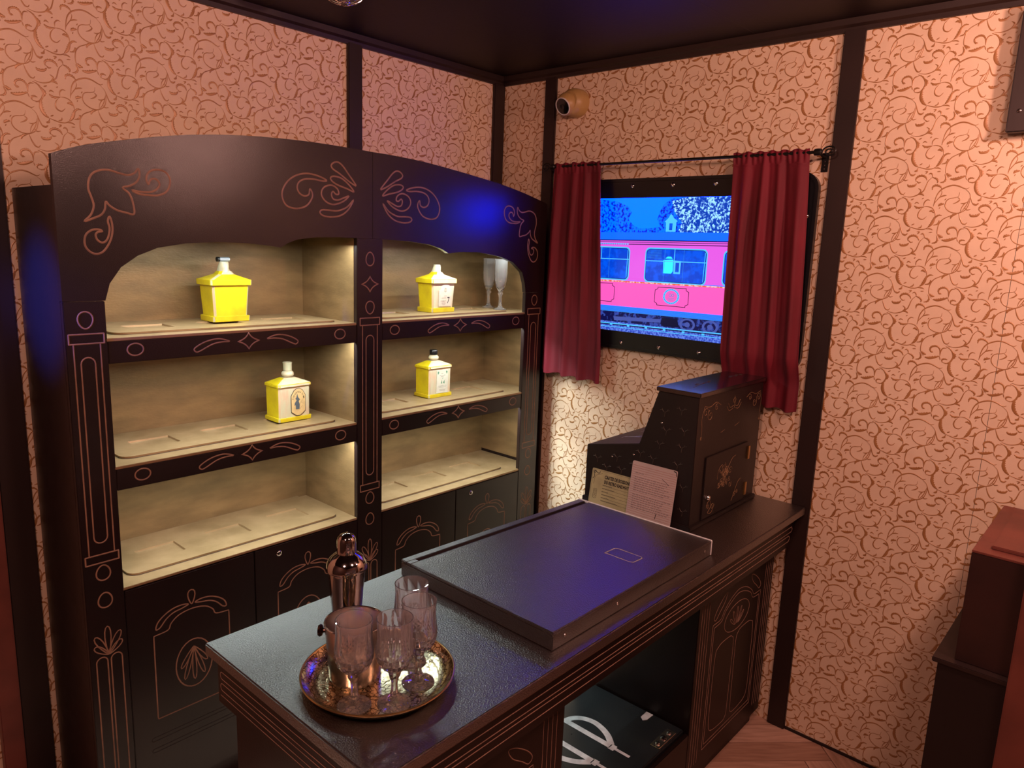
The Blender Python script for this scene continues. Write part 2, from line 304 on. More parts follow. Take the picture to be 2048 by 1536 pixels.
for pts in ([(-1.22, -4.2), (-1.22, 0)], [(-4, -1.22), (0, -1.22)]):
    m = MB(); m.keepn = True; m.ribbon(seg(*pts, 2), .004, lambda u, v, h: (u, v, ZC-h)); m.build('ceiling_joint', dark_line, ceiling)

# wallpaper relief: one traced repeat, half-drop lattice
TW, TH = .1825, .1832
def tile_mesh():
    mb = MB(); fn = lambda u, v, h: (u, v, h)
    for wpx, pts in W_TILE:
        p = cr([(a*1e-4, b*1e-4) for a, b in pts], 4)
        wm = wpx*.000262
        mb.ribbon(p, wm*1.22, fn, h=.0013, taper=True, serr=.7 if wpx >= 14 else 0)
    return np.array(mb.v), np.array(mb.f)
TV, TF = tile_mesh()
def wallpaper(name, wall, ulo, uhi, zlo, zhi, anchor, to_world, excl=None):
    vs, fs, off = [], [], 0
    cols = range(int((ulo-anchor[0])/TW)-2, int((uhi-anchor[0])/TW)+3)
    for c in cols:
        for r in range(int((zlo-anchor[1])/TH)-len(cols), int((zhi-anchor[1])/TH)+len(cols)):
            du, dz = anchor[0]+c*TW, anchor[1]-c*TH/2+r*TH
            V = TV+np.array([du, dz, 0])
            ok = (V[:, 0] > ulo) & (V[:, 0] < uhi) & (V[:, 1] > zlo) & (V[:, 1] < zhi)
            if excl is not None: ok &= ~excl(V[:, 0], V[:, 1])
            m = ok[TF].all(1)
            if not m.any(): continue
            F = TF[m]; use = np.unique(F); mp = np.full(len(V), -1); mp[use] = np.arange(len(use))
            vs.append(V[use]); fs.append(mp[F]+off); off += len(use)
    V = np.concatenate(vs); F = np.concatenate(fs)
    me = bpy.data.meshes.new(name); me.from_pydata(to_world(V).tolist(), [], F.tolist()); me.materials.append(vine)
    me.polygons.foreach_set('use_smooth', np.ones(len(F), bool)); me.update()
    o = bpy.data.objects.new(name, me); COL.objects.link(o); o.parent = wall; o['kind'] = 'stuff'
    return o
wallpaper('scroll_relief', wall_right, 0, 2.75, 0, 2.5, (1.857, 1.808), lambda V: np.stack([-V[:, 2], -V[:, 0], V[:, 1]], 1))
wallpaper('scroll_relief', wall_back, -2.75, 0, 0, 2.5, (-1.80, 2.375), lambda V: np.stack([V[:, 0], -V[:, 2], V[:, 1]], 1),
          excl=lambda u, z: (u > -1.97) & (z < 1.85))
m = MB(); m.keepn = True; m.ribbon([(-2.07, 0.02), (-2.075, 2.48)], .0012, face_x(0), h=.0004); m.build('wallpaper_seam', dark_line, wall_right)

def trim(n, label, *b): return struct(MB().box(*b).build('trim_%d' % n, trimp, bevel=.003), label)
def crown(n, label, along):
    prof = [(0, 2.492), (.012, 2.492), (.016, 2.505), (.026, 2.512), (.03, 2.53), (0, 2.53)]
    mb = MB()
    if along == 'x': mb.prism(prof, lambda u, v, h: (h, -u, v), -4.0, 0)
    else: mb.prism(prof, lambda u, v, h: (-u, h, v), -4.2, 0)
    return struct(mb.build('trim_%d' % n, trimp), label)
crown(1, 'dark brown crown moulding above the bar cabinet wall', 'x')
crown(2, 'dark brown crown moulding above the screen wall', 'y')
trim(3, 'dark brown batten on the wall above the cabinet arch', -.868, -.804, -.016, 0, 0, 2.5)
trim(4, 'dark brown corner batten on the cabinet wall', -.070, 0, -.016, 0, 0, 2.5)
trim(5, 'narrow dark brown batten left of the security camera', -.016, 0, -.325, -.265, 0, 2.5)
trim(6, 'tall dark brown batten right of the curtains, down to the floor', -.016, 0, -1.583, -1.517, 0, 2.5)
trim(7, 'dark brown batten at the left picture edge beside the cabinet side', -2.078, -2.0, -.016, 0, 0, 2.5)
t8 = struct(MB().box(-2.135, -2.080, -.03, 0, 0, 2.5).build('trim_8', red_wood, bevel=.003), 'reddish brown casing strip at the far left edge')
struct(MB().box(-.006, 0, -4.2, -1.583, 0, .010).build('baseboard_right', dark_line), 'thin dark strip where the papered wall meets the floor')

# herringbone planks
PWD, NP = .10, 5
SQ = math.sqrt(.5)
def clip(poly, f):
    out = []
    for i in range(len(poly)):
        a, b = poly[i], poly[(i+1) % len(poly)]; fa, fb = f(a), f(b)
        if fa >= 0: out.append(a)
        if fa*fb < 0: t = fa/(fa-fb); out.append((a[0]+(b[0]-a[0])*t, a[1]+(b[1]-a[1])*t))
    return out
rest = MB()
for a in range(-45, 75):
    for b in range(-75, 15):
        t = (a-b) % (2*NP)
        if t == 0: p0, p1, q0, q1 = a, a+NP, b, b+1
        elif t == 2*NP-1: p0, p1, q0, q1 = a, a+1, b, b+NP
        else: continue
        g = .016
        pq = [(p0+g, q0+g), (p1-g, q0+g), (p1-g, q1-g), (p0+g, q1-g)]
        poly = [((p*PWD+.0126+q*PWD)*SQ, (q*PWD-p*PWD-.0126)*SQ) for p, q in pq]
        for f in (lambda c: -.001-c[0], lambda c: c[0]+4, lambda c: -.001-c[1], lambda c: c[1]+4.2):
            if poly: poly = clip(poly, f)
        if len(poly) < 3: continue
        cx = sum(p[0] for p in poly)/len(poly); cy = sum(p[1] for p in poly)/len(poly)
        mat_i = (a*7+b*3) % 2
        if -1.1 < cx < 0 and -2.35 < cy < -1.40:
            th = math.radians(-135 if t == 0 else -45); ca, sa = math.cos(-th), math.sin(-th)
            lp = [((u-cx)*ca-(v-cy)*sa, (u-cx)*sa+(v-cy)*ca) for u, v in poly]
            pk = MB().prism(lp, lambda u, v, h: (u, v, h), -.008, 0).build('plank', (plank_m, plank_m2, plank_m3)[(a*5+b*3) % 3], floor, local=True)
            pk.location = (cx, cy, 0); pk.rotation_euler = (0, 0, th)
        else: rest.prism(poly, lambda u, v, h: (u, v, h), -.008, 0, mat_i)
o = rest.build('floor_planks', [plank_m, plank_m2], floor); o['kind'] = 'stuff'

# ------------------------------------------------------------------ bar cabinet
cab = thing('bar_cabinet', 'dark brown arched back-bar cabinet with lit bronze shelves and copper scrolls', 'cabinet', (-1.035, -.18, 0))
FY = -.362
B('side_panel', paint, cab, -1.985, -1.966, -.345, -.018, 0, 1.88)
B('side_panel', paint, cab, -.104, -.085, -.345, -.018, 0, 1.88)
B('back_panel', bronze, cab, -1.966, -.104, -.030, -.018, 0, 1.88, 0)
B('top_panel', paint, cab, -1.966, -.104, -.345, -.018, 1.862, 1.88)
B('divider', bronze, cab, -1.088, -.978, -.345, -.030, .05, 1.862, 0)
B('lining_panel', bronze, cab, -1.966, -1.962, -.345, -.030, .80, 1.862, 0)
B('lining_panel', bronze, cab, -.108, -.104, -.345, -.030, .80, 1.862, 0)
# header boards
archL = [(-1.985, 1.953), (-1.95, 1.967), (-1.9, 1.984), (-1.811, 2.006), (-1.712, 2.028), (-1.612, 2.045), (-1.5, 2.058), (-1.382, 2.066), (-1.25, 2.070), (-1.1, 2.069), (-1.022, 2.067)]
openL = [(-1.022, 1.781), (-1.088, 1.781), (-1.16, 1.781), (-1.246, 1.778), (-1.314, 1.769), (-1.345, 1.758), (-1.372, 1.742), (-1.41, 1.747), (-1.471, 1.752), (-1.569, 1.754), (-1.667, 1.747), (-1.744, 1.733), (-1.797, 1.711), (-1.841, 1.680), (-1.871, 1.638), (-1.884, 1.594)]
archR = [(-1.0205, 2.067), (-.94, 2.066), (-.8, 2.060), (-.662, 2.048), (-.52, 2.033), (-.386, 2.017), (-.25, 1.995), (-.121, 1.968), (-.083, 1.958)]
openR = [(-.205, 1.580), (-.212, 1.617), (-.232, 1.666), (-.294, 1.708), (-.378, 1.731), (-.499, 1.745), (-.60, 1.744), (-.664, 1.738), (-.698, 1.753), (-.759, 1.768), (-.857, 1.777), (-.976, 1.780), (-1.0205, 1.781)]
def quad_strip(top, bot, x0, x1, mb, n=90):
    tx = np.array([p[0] for p in top]); tz = np.array([p[1] for p in top]); o_ = np.argsort(tx); tx, tz = tx[o_], tz[o_]
    bx = np.array([p[0] for p in bot]); bz = np.array([p[1] for p in bot]); o_ = np.argsort(bx); bx, bz = bx[o_], bz[o_]
    xs = np.linspace(x0, x1, n); xs = np.unique(np.concatenate([xs, bx])); zt = np.interp(xs, tx, tz); zb = np.interp(xs, bx, bz)
    k = len(xs)
    vs = [(x, FY, z) for x, z in zip(xs, zt)]+[(x, FY, z) for x, z in zip(xs, zb)]+[(x, FY+.018, z) for x, z in zip(xs, zt)]+[(x, FY+.018, z) for x, z in zip(xs, zb)]
    fs = []
    for i in range(k-1):
        fs += [(k+i, k+i+1, i+1, i), (2*k+i, 2*k+i+1, 3*k+i+1, 3*k+i), (i, i+1, 2*k+i+1, 2*k+i), (3*k+i, 3*k+i+1, k+i+1, k+i)]
    fs += [(0, 2*k, 3*k, k), (k-1, 2*k-1, 4*k-1, 3*k-1)]
    mb.add(vs, fs)
sm = lambda P: [tuple(p) for p in cr(P, 6)]
mb = MB(); quad_strip(sm(archL), [(-1.985, 1.594), (-1.8845, 1.594)]+openL[::-1], -1.985, -1.022, mb)
headL = mb.build('header_board', paint, cab)
mb = MB(); quad_strip(sm(archR), openR[::-1]+[(-.2045, 1.580), (-.083, 1.580)], -1.0205, -.083, mb)
headR = mb.build('header_board', paint, cab)
ff = face_y(FY)
NM = {'tulip': 'tulip_carving', 'curlA': 'scroll_carving', 'curlB': 'scroll_carving', 'crescent': 'scroll_carving', 'drop1': 'petal_carving', 'drop2': 'petal_carving', 'spiral': 'scroll_carving', 'drop3': 'petal_carving'}
for k, pts in FACADE.items():
    P = [(a*.001, b*.001) for a, b in pts]
    carve(NM[k], headL, [(cr(P, 4, True), True)], ff, .0052)
    carve(NM[k], headR, [(cr([(-2.065-x+(.006 if x < -1.5 else -.012), z-.004) for x, z in P], 4, True), True)], ff, .0052)
# pillars
def pillar(x0, x1, ztop, crown_=False):
    c = (x0+x1)/2
    p = B('pillar', paint, cab, x0, x1, FY, FY+.018, 0, ztop)
    if crown_:
        carve('egg_carving', p, [(egg(c, 1.712, .017, .023), True)], ff, .004)
        carve('star_carving', p, [(star4(c, 1.626, .036, .027), True)], ff, .004)
    carve('egg_carving', p, [(egg(c, 1.545, .018, .022, tip=-.25), True)], ff, .004)
    carve('capital_carving', p, [(rect_path(c-.042, c+.042, 1.484, 1.509), True)], ff, .004)
    carve('fluting_carving', p, [(stadium(c, .937, 1.448, .017), True), (seg((c-.032, .905), (c-.032, 1.483)), False), (seg((c+.032, .905), (c+.032, 1.483)), False)], ff, .0036)
    carve('capital_carving', p, [(rect_path(c-.042, c+.042, .880, .904), True)], ff, .004)
    for z in (.850, .769): carve('egg_carving', p, [(egg(c, z, .018, .022), True)], ff, .004)
    carve('palmette_carving', p, [(teardrop(c, .605, math.radians(a), l, .022), True) for a, l in ((90, .085), (62, .07), (118, .07), (42, .048), (138, .048))], ff, .0034)
    carve('fluting_carving', p, [(stadium(c+s*.019, .16, .602, .0145), True) for s in (-1, 1)], ff, .0036)
    return p
pillar(-1.985, -1.886, 1.593); pillar(-1.087, -.977, 1.780, True); pillar(-.204, -.083, 1.579)
# shelves with recessed wells
def shelf(x0, x1, z, wells, bx0, bx1):
    sl = B('shelf', bronze_sh, cab, x0, x1, -.3605, -.030, z-.014, z-.006, .001)
    mb = MB()
    xs = [bx0]; 
    for c in wells: xs += [c-.061, c+.061]
    xs += [bx1]; ys = [-.250, -.232, -.142, -.031]
    for i in range(len(xs)-1):
        for j in range(3):
            if i % 2 == 1 and j == 1:
                a, b, c_, d = xs[i], xs[i+1], ys[j], ys[j+1]; zb = z-.005; zt = z; e = .0015
                mb.add([(a, c_, zt), (b, c_, zt), (b, d, zt), (a, d, zt), (a+e, c_+e, zb), (b-e, c_+e, zb), (b-e, d-e, zb), (a+e, d-e, zb)],
                       [(4, 5, 6, 7), (0, 1, 5, 4), (1, 2, 6, 5), (2, 3, 7, 6), (3, 0, 4, 7)])
            else:
                mb.add([(xs[i], ys[j], z), (xs[i+1], ys[j], z), (xs[i+1], ys[j+1], z), (xs[i], ys[j+1], z)], [(0, 1, 2, 3)])
    r = .03; pts = [(bx0, -.250)]+[(bx0+r-r*math.cos(t), -.305+r-r*math.sin(t)) for t in (math.pi/2*k/6 for k in range(7))]+[(bx1-r+r*math.sin(t), -.305+r-r*math.cos(t)) for t in (math.pi/2*k/6 for k in range(7))]+[(bx1, -.250)]
    mb.poly(pts, face_z(z), 0)
    out = [(bx0, -.031)]+pts+[(bx1, -.031)]
    for i in range(len(out)-1):
        a, b = out[i], out[i+1]; mb.add([(a[0], a[1], z), (b[0], b[1], z), (b[0], b[1], z-.0065), (a[0], a[1], z-.0065)], [(0, 1, 2, 3)])
    mb.build('shelf_tray', bronze_sh, sl)
    m = MB(); m.keepn = True; m.ribbon([(p[0], p[1]-.002) for p in pts], .003, face_z(z-.0058), h=.0004); m.build('tray_joint', dark_line, sl)
    return sl
def fascia(x0, x1, z):
    f = B('fascia', paint, cab, x0+.001, x1-.001, FY+.001, FY+.016, z-.074, z-.0145)
    c = (x0+x1)/2; zc = z-.040; fz = face_y(FY+.001)
    for s in (-1, 1):
        carve('egg_carving', f, [(egg(c+s*.330, zc, .021, .0165, tip=0), True)], fz, .004)
        sw = [(c+s*.037+s*.024, zc+.003), (c+s*.095, zc+.013), (c+s*.135, zc+.007), (c+s*.168, zc-.010), (c+s*.163, zc-.021), (c+s*.150, zc-.018), (c+s*.115, zc-.002), (c+s*.085, zc+.003)]
        carve('leaf_carving', f, [(cr(sw, 4, True), True)], fz, .004)
    carve('star_carving', f, [(star4(c, zc, .036, .025), True)], fz, .004)
for x0, x1, ix0, ix1, wells, bx in ((-1.886, -1.087, -1.962, -1.088, (-1.712, -1.488, -1.264), (-1.847, -1.128)), (-.977, -.204, -.978, -.108, (-.80, -.585, -.370), (-.945, -.245))):
    for z in (1.500, 1.147, .793):
        shelf(ix0, ix1, z, wells, *bx)
        if z > .8: fascia(x0, x1, z)
# doors
def door(x0, x1, lock=False):
    c = (x0+x1)/2; c += -.01 if not lock else -.006
    d = B('door', paint, cab, x0+.0015, x1-.0015, FY, FY+.018, .09, .776)
    L = [(-.108, .628), (-.103, .646), (-.085, .663), (-.058, .676), (-.030, .679), (-.010, .674), (-.030, .668), (-.056, .663), (-.078, .650), (-.096, .630)]
    for s in (-1, 1): carve('leaf_carving', d, [(cr([(c-s*u, z) for u, z in L], 4, True), True)], ff, .004)
    carve('drop_carving', d, [(teardrop(c, .672, math.pi/2, .046, .030), True)], ff, .004)
    half = [(-.115, .609), (-.074, .614), (-.064, .632), (-.040, .650), (0, .657)]
    top = cr(half+[(-u, z) for u, z in half[-2::-1]], 4)
    P = [(c+u, z) for u, z in top]+[(c+.1155, .60), (c+.116, .345), (c+.115, .340), (c-.115, .340), (c-.116, .345), (c-.1155, .60)]
    carve('panel_carving', d, [(P, True)], ff, .0038)
    carve('oval_carving', d, [(egg(c, .478, .056, .078, 28, 0), True)], ff, .004)
    carve('palmette_carving', d, [(teardrop(c, .532, math.radians(-90+a), l, .017), True) for a, l in ((0, .11), (17, .105), (-17, .105), (34, .072), (-34, .072))], ff, .0034)
    for z in (.277, .240): carve('groove_carving', d, [(stadium(0, -.137, .137, .006), True)], lambda u, v, h, z=z: (c+v, FY-h*.4, z+u), .003, dark_line)
    if lock:
        k = MB().lathe([(0, .004), (.007, .0035), (.0095, .0015), (.010, 0)], (x0+.088, FY, .745), 20, axis='Y'); k.v = [(x, 2*FY-y, z) for x, y, z in k.v]
        lk = k.build('lock', chrome, d, smooth=True); B('keyhole', black, lk, x0+.0872, x0+.0888, FY-.0046, FY-.003, .741, .749, 0)
door(-1.886, -1.4905); door(-1.4905, -1.087, True); door(-.977, -.594); door(-.594, -.204, True)
B('plinth', paint, cab, -1.886, -1.087, FY+.012, FY+.03, 0, .088); B('plinth', paint, cab, -.977, -.204, FY+.012, FY+.03, 0, .088)

# ------------------------------------------------------------------ bar counter
ctr = thing('bar_counter', 'dark brown bar counter with fluted frieze and carved pedestals, its end against the papered wall', 'counter', (-.98, -1.27, 0))
CT = .89
top = B('counter_top', paint_c, ctr, -1.937, -.018, -1.571, -.963, .862, CT, .003)
m = MB(); m.keepn = True; m.ribbon([(-1.92+i*.02, .8885+.0006*math.sin(i*2.7)) for i in range(95)], .0022, face_y(-1.5708), h=.0005); m.build('worn_edge', M('rubbed_bare_edge', (.16, .10, .085), .6, var=.7, vscale=90), top)
fr = MB().prism([(-1.915, .862), (-.020, .862), (-.020, .800), (-.075, .742), (-1.915, .742)], lambda u, v, h: (u, h, v), -1.540, -1.505).build('front_frieze', paint_b, ctr, bevel=.002)
carve('fluting_carving', fr, [(stadium(0, .045, 1.86, .0095), True)], lambda u, v, h: (-v, -1.540-h, .806+u), .0028, copper_d)
carve('fluting_carving', fr, [(stadium(0, .062, 1.86, .0105), True)], lambda u, v, h: (-v, -1.540-h, .775+u), .0028, copper_d)
carve('fluting_carving', fr, [(seg((-1.86, .832), (-.04, .832)), False)], face_y(-1.540), .0022, copper_d)
fe = B('end_frieze', paint_b, ctr, -1.915, -1.880, -1.5045, -.972, .742, .862, .002)
carve('fluting_carving', fe, [(stadium(0, .985, 1.53, .0085), True)], lambda u, v, h: (-1.915-h, -v, .814+u), .0022, copper_d)
carve('fluting_carving', fe, [(stadium(0, .985, 1.53, .0085), True)], lambda u, v, h: (-1.915-h, -v, .786+u), .0022, copper_d)
carve('fluting_carving', fe, [(seg((-1.53, .764), (-.985, .764)), False)], face_x(-1.915), .0022, copper_d)
B('back_rail', paint_b, ctr, -1.879, -.020, -.990, -.972, .790, .8615, .001)
def pedestal(x0, x1, fc, sgn=1):
    p = B('pedestal', paint_b, ctr, x0, x1, -1.485, -1.02, .055, .7415, .002)
    B('plinth', paint_b, p, x0+.02, x1-.02, -1.465, -1.04, 0, .0545, .001)
    f = face_y(-1.485); W_ = .0026; c = fc
    mir = lambda P: P+[(-u, z) for u, z in P[-2::-1]]
    o1 = cr(mir([(-.185, .583), (-.130, .585), (-.108, .608), (-.060, .636), (0, .650)]), 4)
    carve('panel_carving', p, [([(c+u, z) for u, z in o1]+[(c+.186, .57), (c+.186, .131), (c+.185, .129), (c-.185, .129), (c-.186, .131), (c-.186, .57)], True)], f, W_, copper_d)
    o2 = cr(mir([(-.174, .570), (-.122, .575), (-.098, .602), (-.052, .624), (0, .636)]), 4)
    carve('panel_carving', p, [([(c+u, z) for u, z in o2]+[(c+.174, .56), (c+.174, .146), (c+.173, .144), (c-.173, .144), (c-.174, .146), (c-.174, .56)], True)], f, W_, copper_d)
    carve('oval_carving', p, [(egg(c, .551, .097, .051, 30, 0), True)], f, W_, copper_d)
    carve('palmette_carving', p, [(teardrop(c+dx, .522, math.radians(a), l, .013), True) for a, l, dx in ((90, .062, 0), (66, .060, .008), (114, .060, -.008), (40, .050, .014), (140, .050, -.014))], f, .0022, copper_d)
    for s in (-1, 1):
        A = [(.010, .456), (.026, .482), (.043, .489), (.100, .490), (.128, .482), (.147, .457), (.152, .300), (.150, .205), (.125, .172), (.046, .164), (.022, .172), (.014, .195), (.011, .32)]
        carve('arch_carving', p, [(cr([(c+s*u, z) for u, z in A], 4, True), True)], f, W_, copper_d)
        Lf = [(.095, .668), (.118, .663), (.160, .634), (.181, .607), (.168, .595), (.144, .614), (.110, .640)]
        carve('leaf_carving', p, [(cr([(c+s*u, z) for u, z in Lf], 4, True), True)], f, W_, copper_d)
        for d in (.219, .236, .253, .270): carve('fluting_carving', p, [(seg((c+s*d, .10), (c+s*d, .705)), False)], f, .0022, copper_d)
    return p
pedestal(-.615, -.035, -.323)
pl = pedestal(-1.900, -1.300, -1.600)
carve('arch_carving', pl, [(stadium(-1.06, .20, .565, .030), True), (stadium(-1.075, .20, .53, .014), True), (stadium(-1.15, .20, .53, .03), True)], face_x(-1.900), .0026, copper_d)
B('kick_board', paint_b, ctr, -1.2995, -.6155, -1.485, -1.471, 0, .242, .0015)

# ------------------------------------------------------------------ stencilled case in the niche
case = thing('storage_case', 'flat black case with white half-circle stencils in the open niche under the counter', 'case', (-.97, -1.29, 0))
B('body', teal_black, case, -1.297, -.618, -1.4695, -1.115, 0, .254, .004)
fz = face_z(.254); mb = MB()
for s, c0 in ((1, -.8545), (-1, -.9485)):
    arc = cr([(c0, -1.166), (c0+s*.030, -1.178), (c0+s*.052, -1.205), (c0+s*.060, -1.24), (c0+s*.053, -1.275), (c0+s*.036, -1.310), (c0+s*.008, -1.342)], 5)
    n = len(arc); A = np.array(arc); T_ = np.gradient(A, axis=0); T_ /= np.linalg.norm(T_, axis=1, keepdims=True); Nn = np.stack([-T_[:, 1], T_[:, 0]], 1)*.0105
    for i in range(n-1): mb.add([fz(*(A[i]+Nn[i]), .0006), fz(*(A[i+1]+Nn[i+1]), .0006), fz(*(A[i+1]-Nn[i+1]), .0006), fz(*(A[i]-Nn[i]), .0006)], [(0, 1, 2, 3)])
    for a, b, wd in ((-1.160, -1.345, .020), (-1.342, -1.362, .026), (-1.362, -1.414, .011)):
        mb.add([fz(c0-wd/2, a, .0008), fz(c0+wd/2, a, .0008), fz(c0+wd/2, b, .0008), fz(c0-wd/2, b, .0008)], [(0, 1, 2, 3)])
mb.build('white_stencil', white_print, case)
MB().prism([(-.594, -1.333+.0), (-.594, -1.358), (-.631, -1.357), (-.643, -1.348), (-.632, -1.334)], lambda u, v, h: (u-.030, v, h), .2541, .2555).build('arrow_mark', white_print, case)
plt = MB().prism([(-.655, -1.428), (-.655, -1.462), (-.761, -1.462), (-.761, -1.428)], lambda u, v, h: (u, v, h), .2541, .2575).build('metal_plate', steel, case, bevel=.001)
for x, r in ((-.672, .008), (-.707, .011), (-.742, .008)):
    MB().lathe([(r, 0), (r*.9, .003), (r*.5, .0045), (0, .005)], (x, -1.445, .2575), 16).build('bolt', chrome, plt, smooth=True)

# ------------------------------------------------------------------ hatch lid on the counter
hat = thing('hatch_lid', 'flat dark brown hatch board lying on the counter top with a scratched outline', 'hatch', (-1.04, -1.27, CT))
LZ = .936
flat = lambda u, v, h: (u, v, h)
MB().prism([(-1.417, -1.525), (-.668, -1.527), (-.668, -1.036), (-1.412, -.998)], flat, CT+.0003, LZ-.007).build('board', paint_c, hat, bevel=.002)
MB().prism([(-1.417, -1.525), (-.668, -1.527), (-.668, -1.078), (-1.414, -1.038)], flat, LZ-.0069, LZ).build('top_panel', paint_c, hat, bevel=.0018)
MB().prism([(-1.4135, -1.022), (-.668, -1.062), (-.668, -1.036), (-1.412, -.998)], flat, LZ-.0069, LZ).build('rear_rim', paint_c, hat, bevel=.0018)
MB().prism([(-1.4138, -1.0375), (-1.385, -1.039), (-1.384, -1.0235), (-1.4132, -1.0225)], flat, LZ-.0069, LZ).build('rear_rim', paint_c, hat, bevel=.001)
MB().prism([(-1.384, -1.0245), (-.669, -1.0632), (-.669, -1.0622), (-1.384, -1.0235)], flat, LZ-.0069, LZ-.0006).build('groove_shade', dark_line, hat)  # black strips in the slot stand in for its shade
MB().prism([(-1.384, -1.0385), (-.669, -1.0770), (-.669, -1.0632), (-1.384, -1.0245)], flat, LZ-.0069, LZ-.0062).build('groove_shade', dark_line, hat)
m = MB(); m.keepn = True
m.ribbon([(-.976, -1.356), (-.973, -1.364), (-.974, -1.436), (-.970, -1.447), (-.930, -1.450), (-.922, -1.444), (-.921, -1.368), (-.926, -1.358), (-.955, -1.357)], .0034, face_z(LZ), closed=True); m.build('scratched_outline', M('worn_bare_scratch', (.42, .36, .30), .6, var=.4, vscale=60), hat)
alu = M('white_edge_glint', (.85, .85, .85), .4)  # bright reflection of the metal strip put into plain white colour
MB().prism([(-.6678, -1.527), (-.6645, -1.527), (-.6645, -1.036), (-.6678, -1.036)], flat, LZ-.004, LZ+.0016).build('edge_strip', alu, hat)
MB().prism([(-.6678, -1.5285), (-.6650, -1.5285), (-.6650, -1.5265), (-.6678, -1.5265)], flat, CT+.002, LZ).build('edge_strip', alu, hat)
for x in (-1.372, -.705, -1.16):
    k = MB().lathe([(.0045, 0), (.004, .0012), (0, .002)], (x, 0, 0), 14, axis='Y'); k.v = [(a, -1.5262-b, CT+.024+c) for a, b, c in k.v]; k.build('screw', steel, hat, smooth=True)

# ------------------------------------------------------------------ cash register
reg = thing('cash_register', 'black and gold antique style till with a stepped profile on the counter', 'cash register', (-.29, -1.18, CT))
RX0, RX1 = -.545, -.060
prof = [(-.972, CT+.0005), (-.972, 1.094), (-1.183, 1.140), (-1.243, 1.330), (-1.387, 1.330), (-1.387, CT+.0005)]
rbm = M('till_black_paint', (.016, .010, .009), .42, var=.3, vscale=8, bump=.1, bscale=120, spec=.5)
gold = M('dull_gold_filigree', (.28, .17, .09), .45, metal=.4, var=.3, vscale=30)
gold_d = M('faded_gold_print', (.10, .075, .055), .5, metal=.3, var=.5, vscale=60)
MB().prism(prof, lambda u, v, h: (h, u, v), RX0, RX1).build('body', rbm, reg, bevel=.002)
tops = MB().box(RX0-.006, RX1+.004, -1.395, -1.236, 1.3305, 1.3445).build('top_board', M('till_top_gloss', (.014, .009, .009), .22, spec=.9, coat=.5), reg, bevel=.002)
MB().box(RX0-.008, RX1+.004, -1.396, -.968, CT+.0004, CT+.016).build('base_moulding', rbm, reg, bevel=.002)
deck_n = Vector((0, .046, .211)).normalized()
def deck(u, v, h):   # u = X, v = 0..1 up the key deck
    p = Vector((u, -.972-.211*v, 1.094+.046*v)); p += deck_n*h; return tuple(p)
m = MB(); m.keepn = True
for x in (-.40, -.27, -.14):
    m.ribbon([(x-.012, .62), (x, .46)], .0022, deck); m.ribbon([(x+.014, .64), (x, .46)], .0022, deck); m.ribbon([(x, .46), (x+.002, .28)], .0022, deck); m.ribbon([(x-.014, .27), (x+.018, .29)], .0020, deck)
m.build('key_marks', M('white_key_marks', (.5, .5, .5), .5), reg)
m = MB(); m.keepn = True
for v in (.18, .36, .55, .74, .9): m.ribbon([(RX0+.02, v), (RX1-.02, v)], .012, lambda u, v, h: deck(u, v, h*.8), h=.0006)
m.build('key_ridges', black, reg)
fb = face_y(-1.3872)
def curl(x, z, s=1, sx=1, turns=1.3, r=.02, n=18, a0=0):
    return [(x+sx*r*s*(1-t*.85)*math.cos(a0+turns*2*math.pi*t), z+r*s*(1-t*.85)*math.sin(a0+turns*2*math.pi*t)) for t in (i/n for i in range(n+1))]
def filigree(name, paths, fn, par, wd=.0022, mat=gold):
    m = MB(); m.keepn = True
    for p in paths: m.ribbon(p, wd, fn, taper=False)
    return m.build(name, mat, par)
for s, x0 in ((1, -.515), (-1, -.070)):
    filigree('corner_filigree', [curl(x0+s*.022, 1.275, .8, s), curl(x0+s*.055, 1.262, 1.0, s, a0=2), curl(x0+s*.095, 1.283, .6, s, a0=1), cr([(x0, 1.19), (x0+s*.004, 1.22), (x0-s*.002, 1.26), (x0+s*.012, 1.295)], 4), cr([(x0+s*.01, 1.297), (x0+s*.05, 1.290), (x0+s*.09, 1.300), (x0+s*.125, 1.287)], 4), curl(x0+s*.002, 1.192, .35, s)], fb, reg)
filigree('centre_filigree', [cr([(-.345, 1.275), (-.325, 1.258), (-.30, 1.262)], 4), cr([(-.335, 1.285), (-.318, 1.268), (-.295, 1.272)], 4), cr([(-.235, 1.275), (-.255, 1.258), (-.28, 1.262)], 4), cr([(-.245, 1.287), (-.262, 1.268), (-.285, 1.272)], 4), curl(-.290, 1.288, .6), cr([(-.29, 1.262), (-.284, 1.285), (-.29, 1.305)], 4)], fb, reg)
filigree('scratch', [seg((-.375, 1.19), (-.345, 1.196)), seg((-.27, 1.197), (-.235, 1.205))], fb, reg, .0014)
rd = MB().box(-.470, -.155, -1.3925, -1.3873, .908, 1.122).build('door', rbm, reg, bevel=.0012)
fd = face_y(-1.3926)
paths = []
for i in range(34):
    a = random.uniform(0, 6.28); rr = random.uniform(.01, .052); hx = -.315+rr*math.cos(a)*1.1; hz = 1.025+rr*math.sin(a)*.9
    paths.append(curl(hx, hz, random.uniform(.35, .75), random.choice((1, -1)), a0=random.uniform(0, 6.28)))
paths += [cr([(-.315, 1.03), (-.30, 1.06), (-.275, 1.085), (-.25, 1.09)], 5), cr([(-.38, 1.03), (-.375, 1.06), (-.35, 1.075), (-.325, 1.055)], 5)]
filigree('heart_filigree', paths, fd, rd, .0018)
filigree('vine_filigree', [cr([(-.445, .952), (-.425, .968), (-.41, .945), (-.43, .925), (-.405, .92), (-.385, .945)], 5), curl(-.40, .94, .6), curl(-.432, .945, .5, -1)], fd, rd)
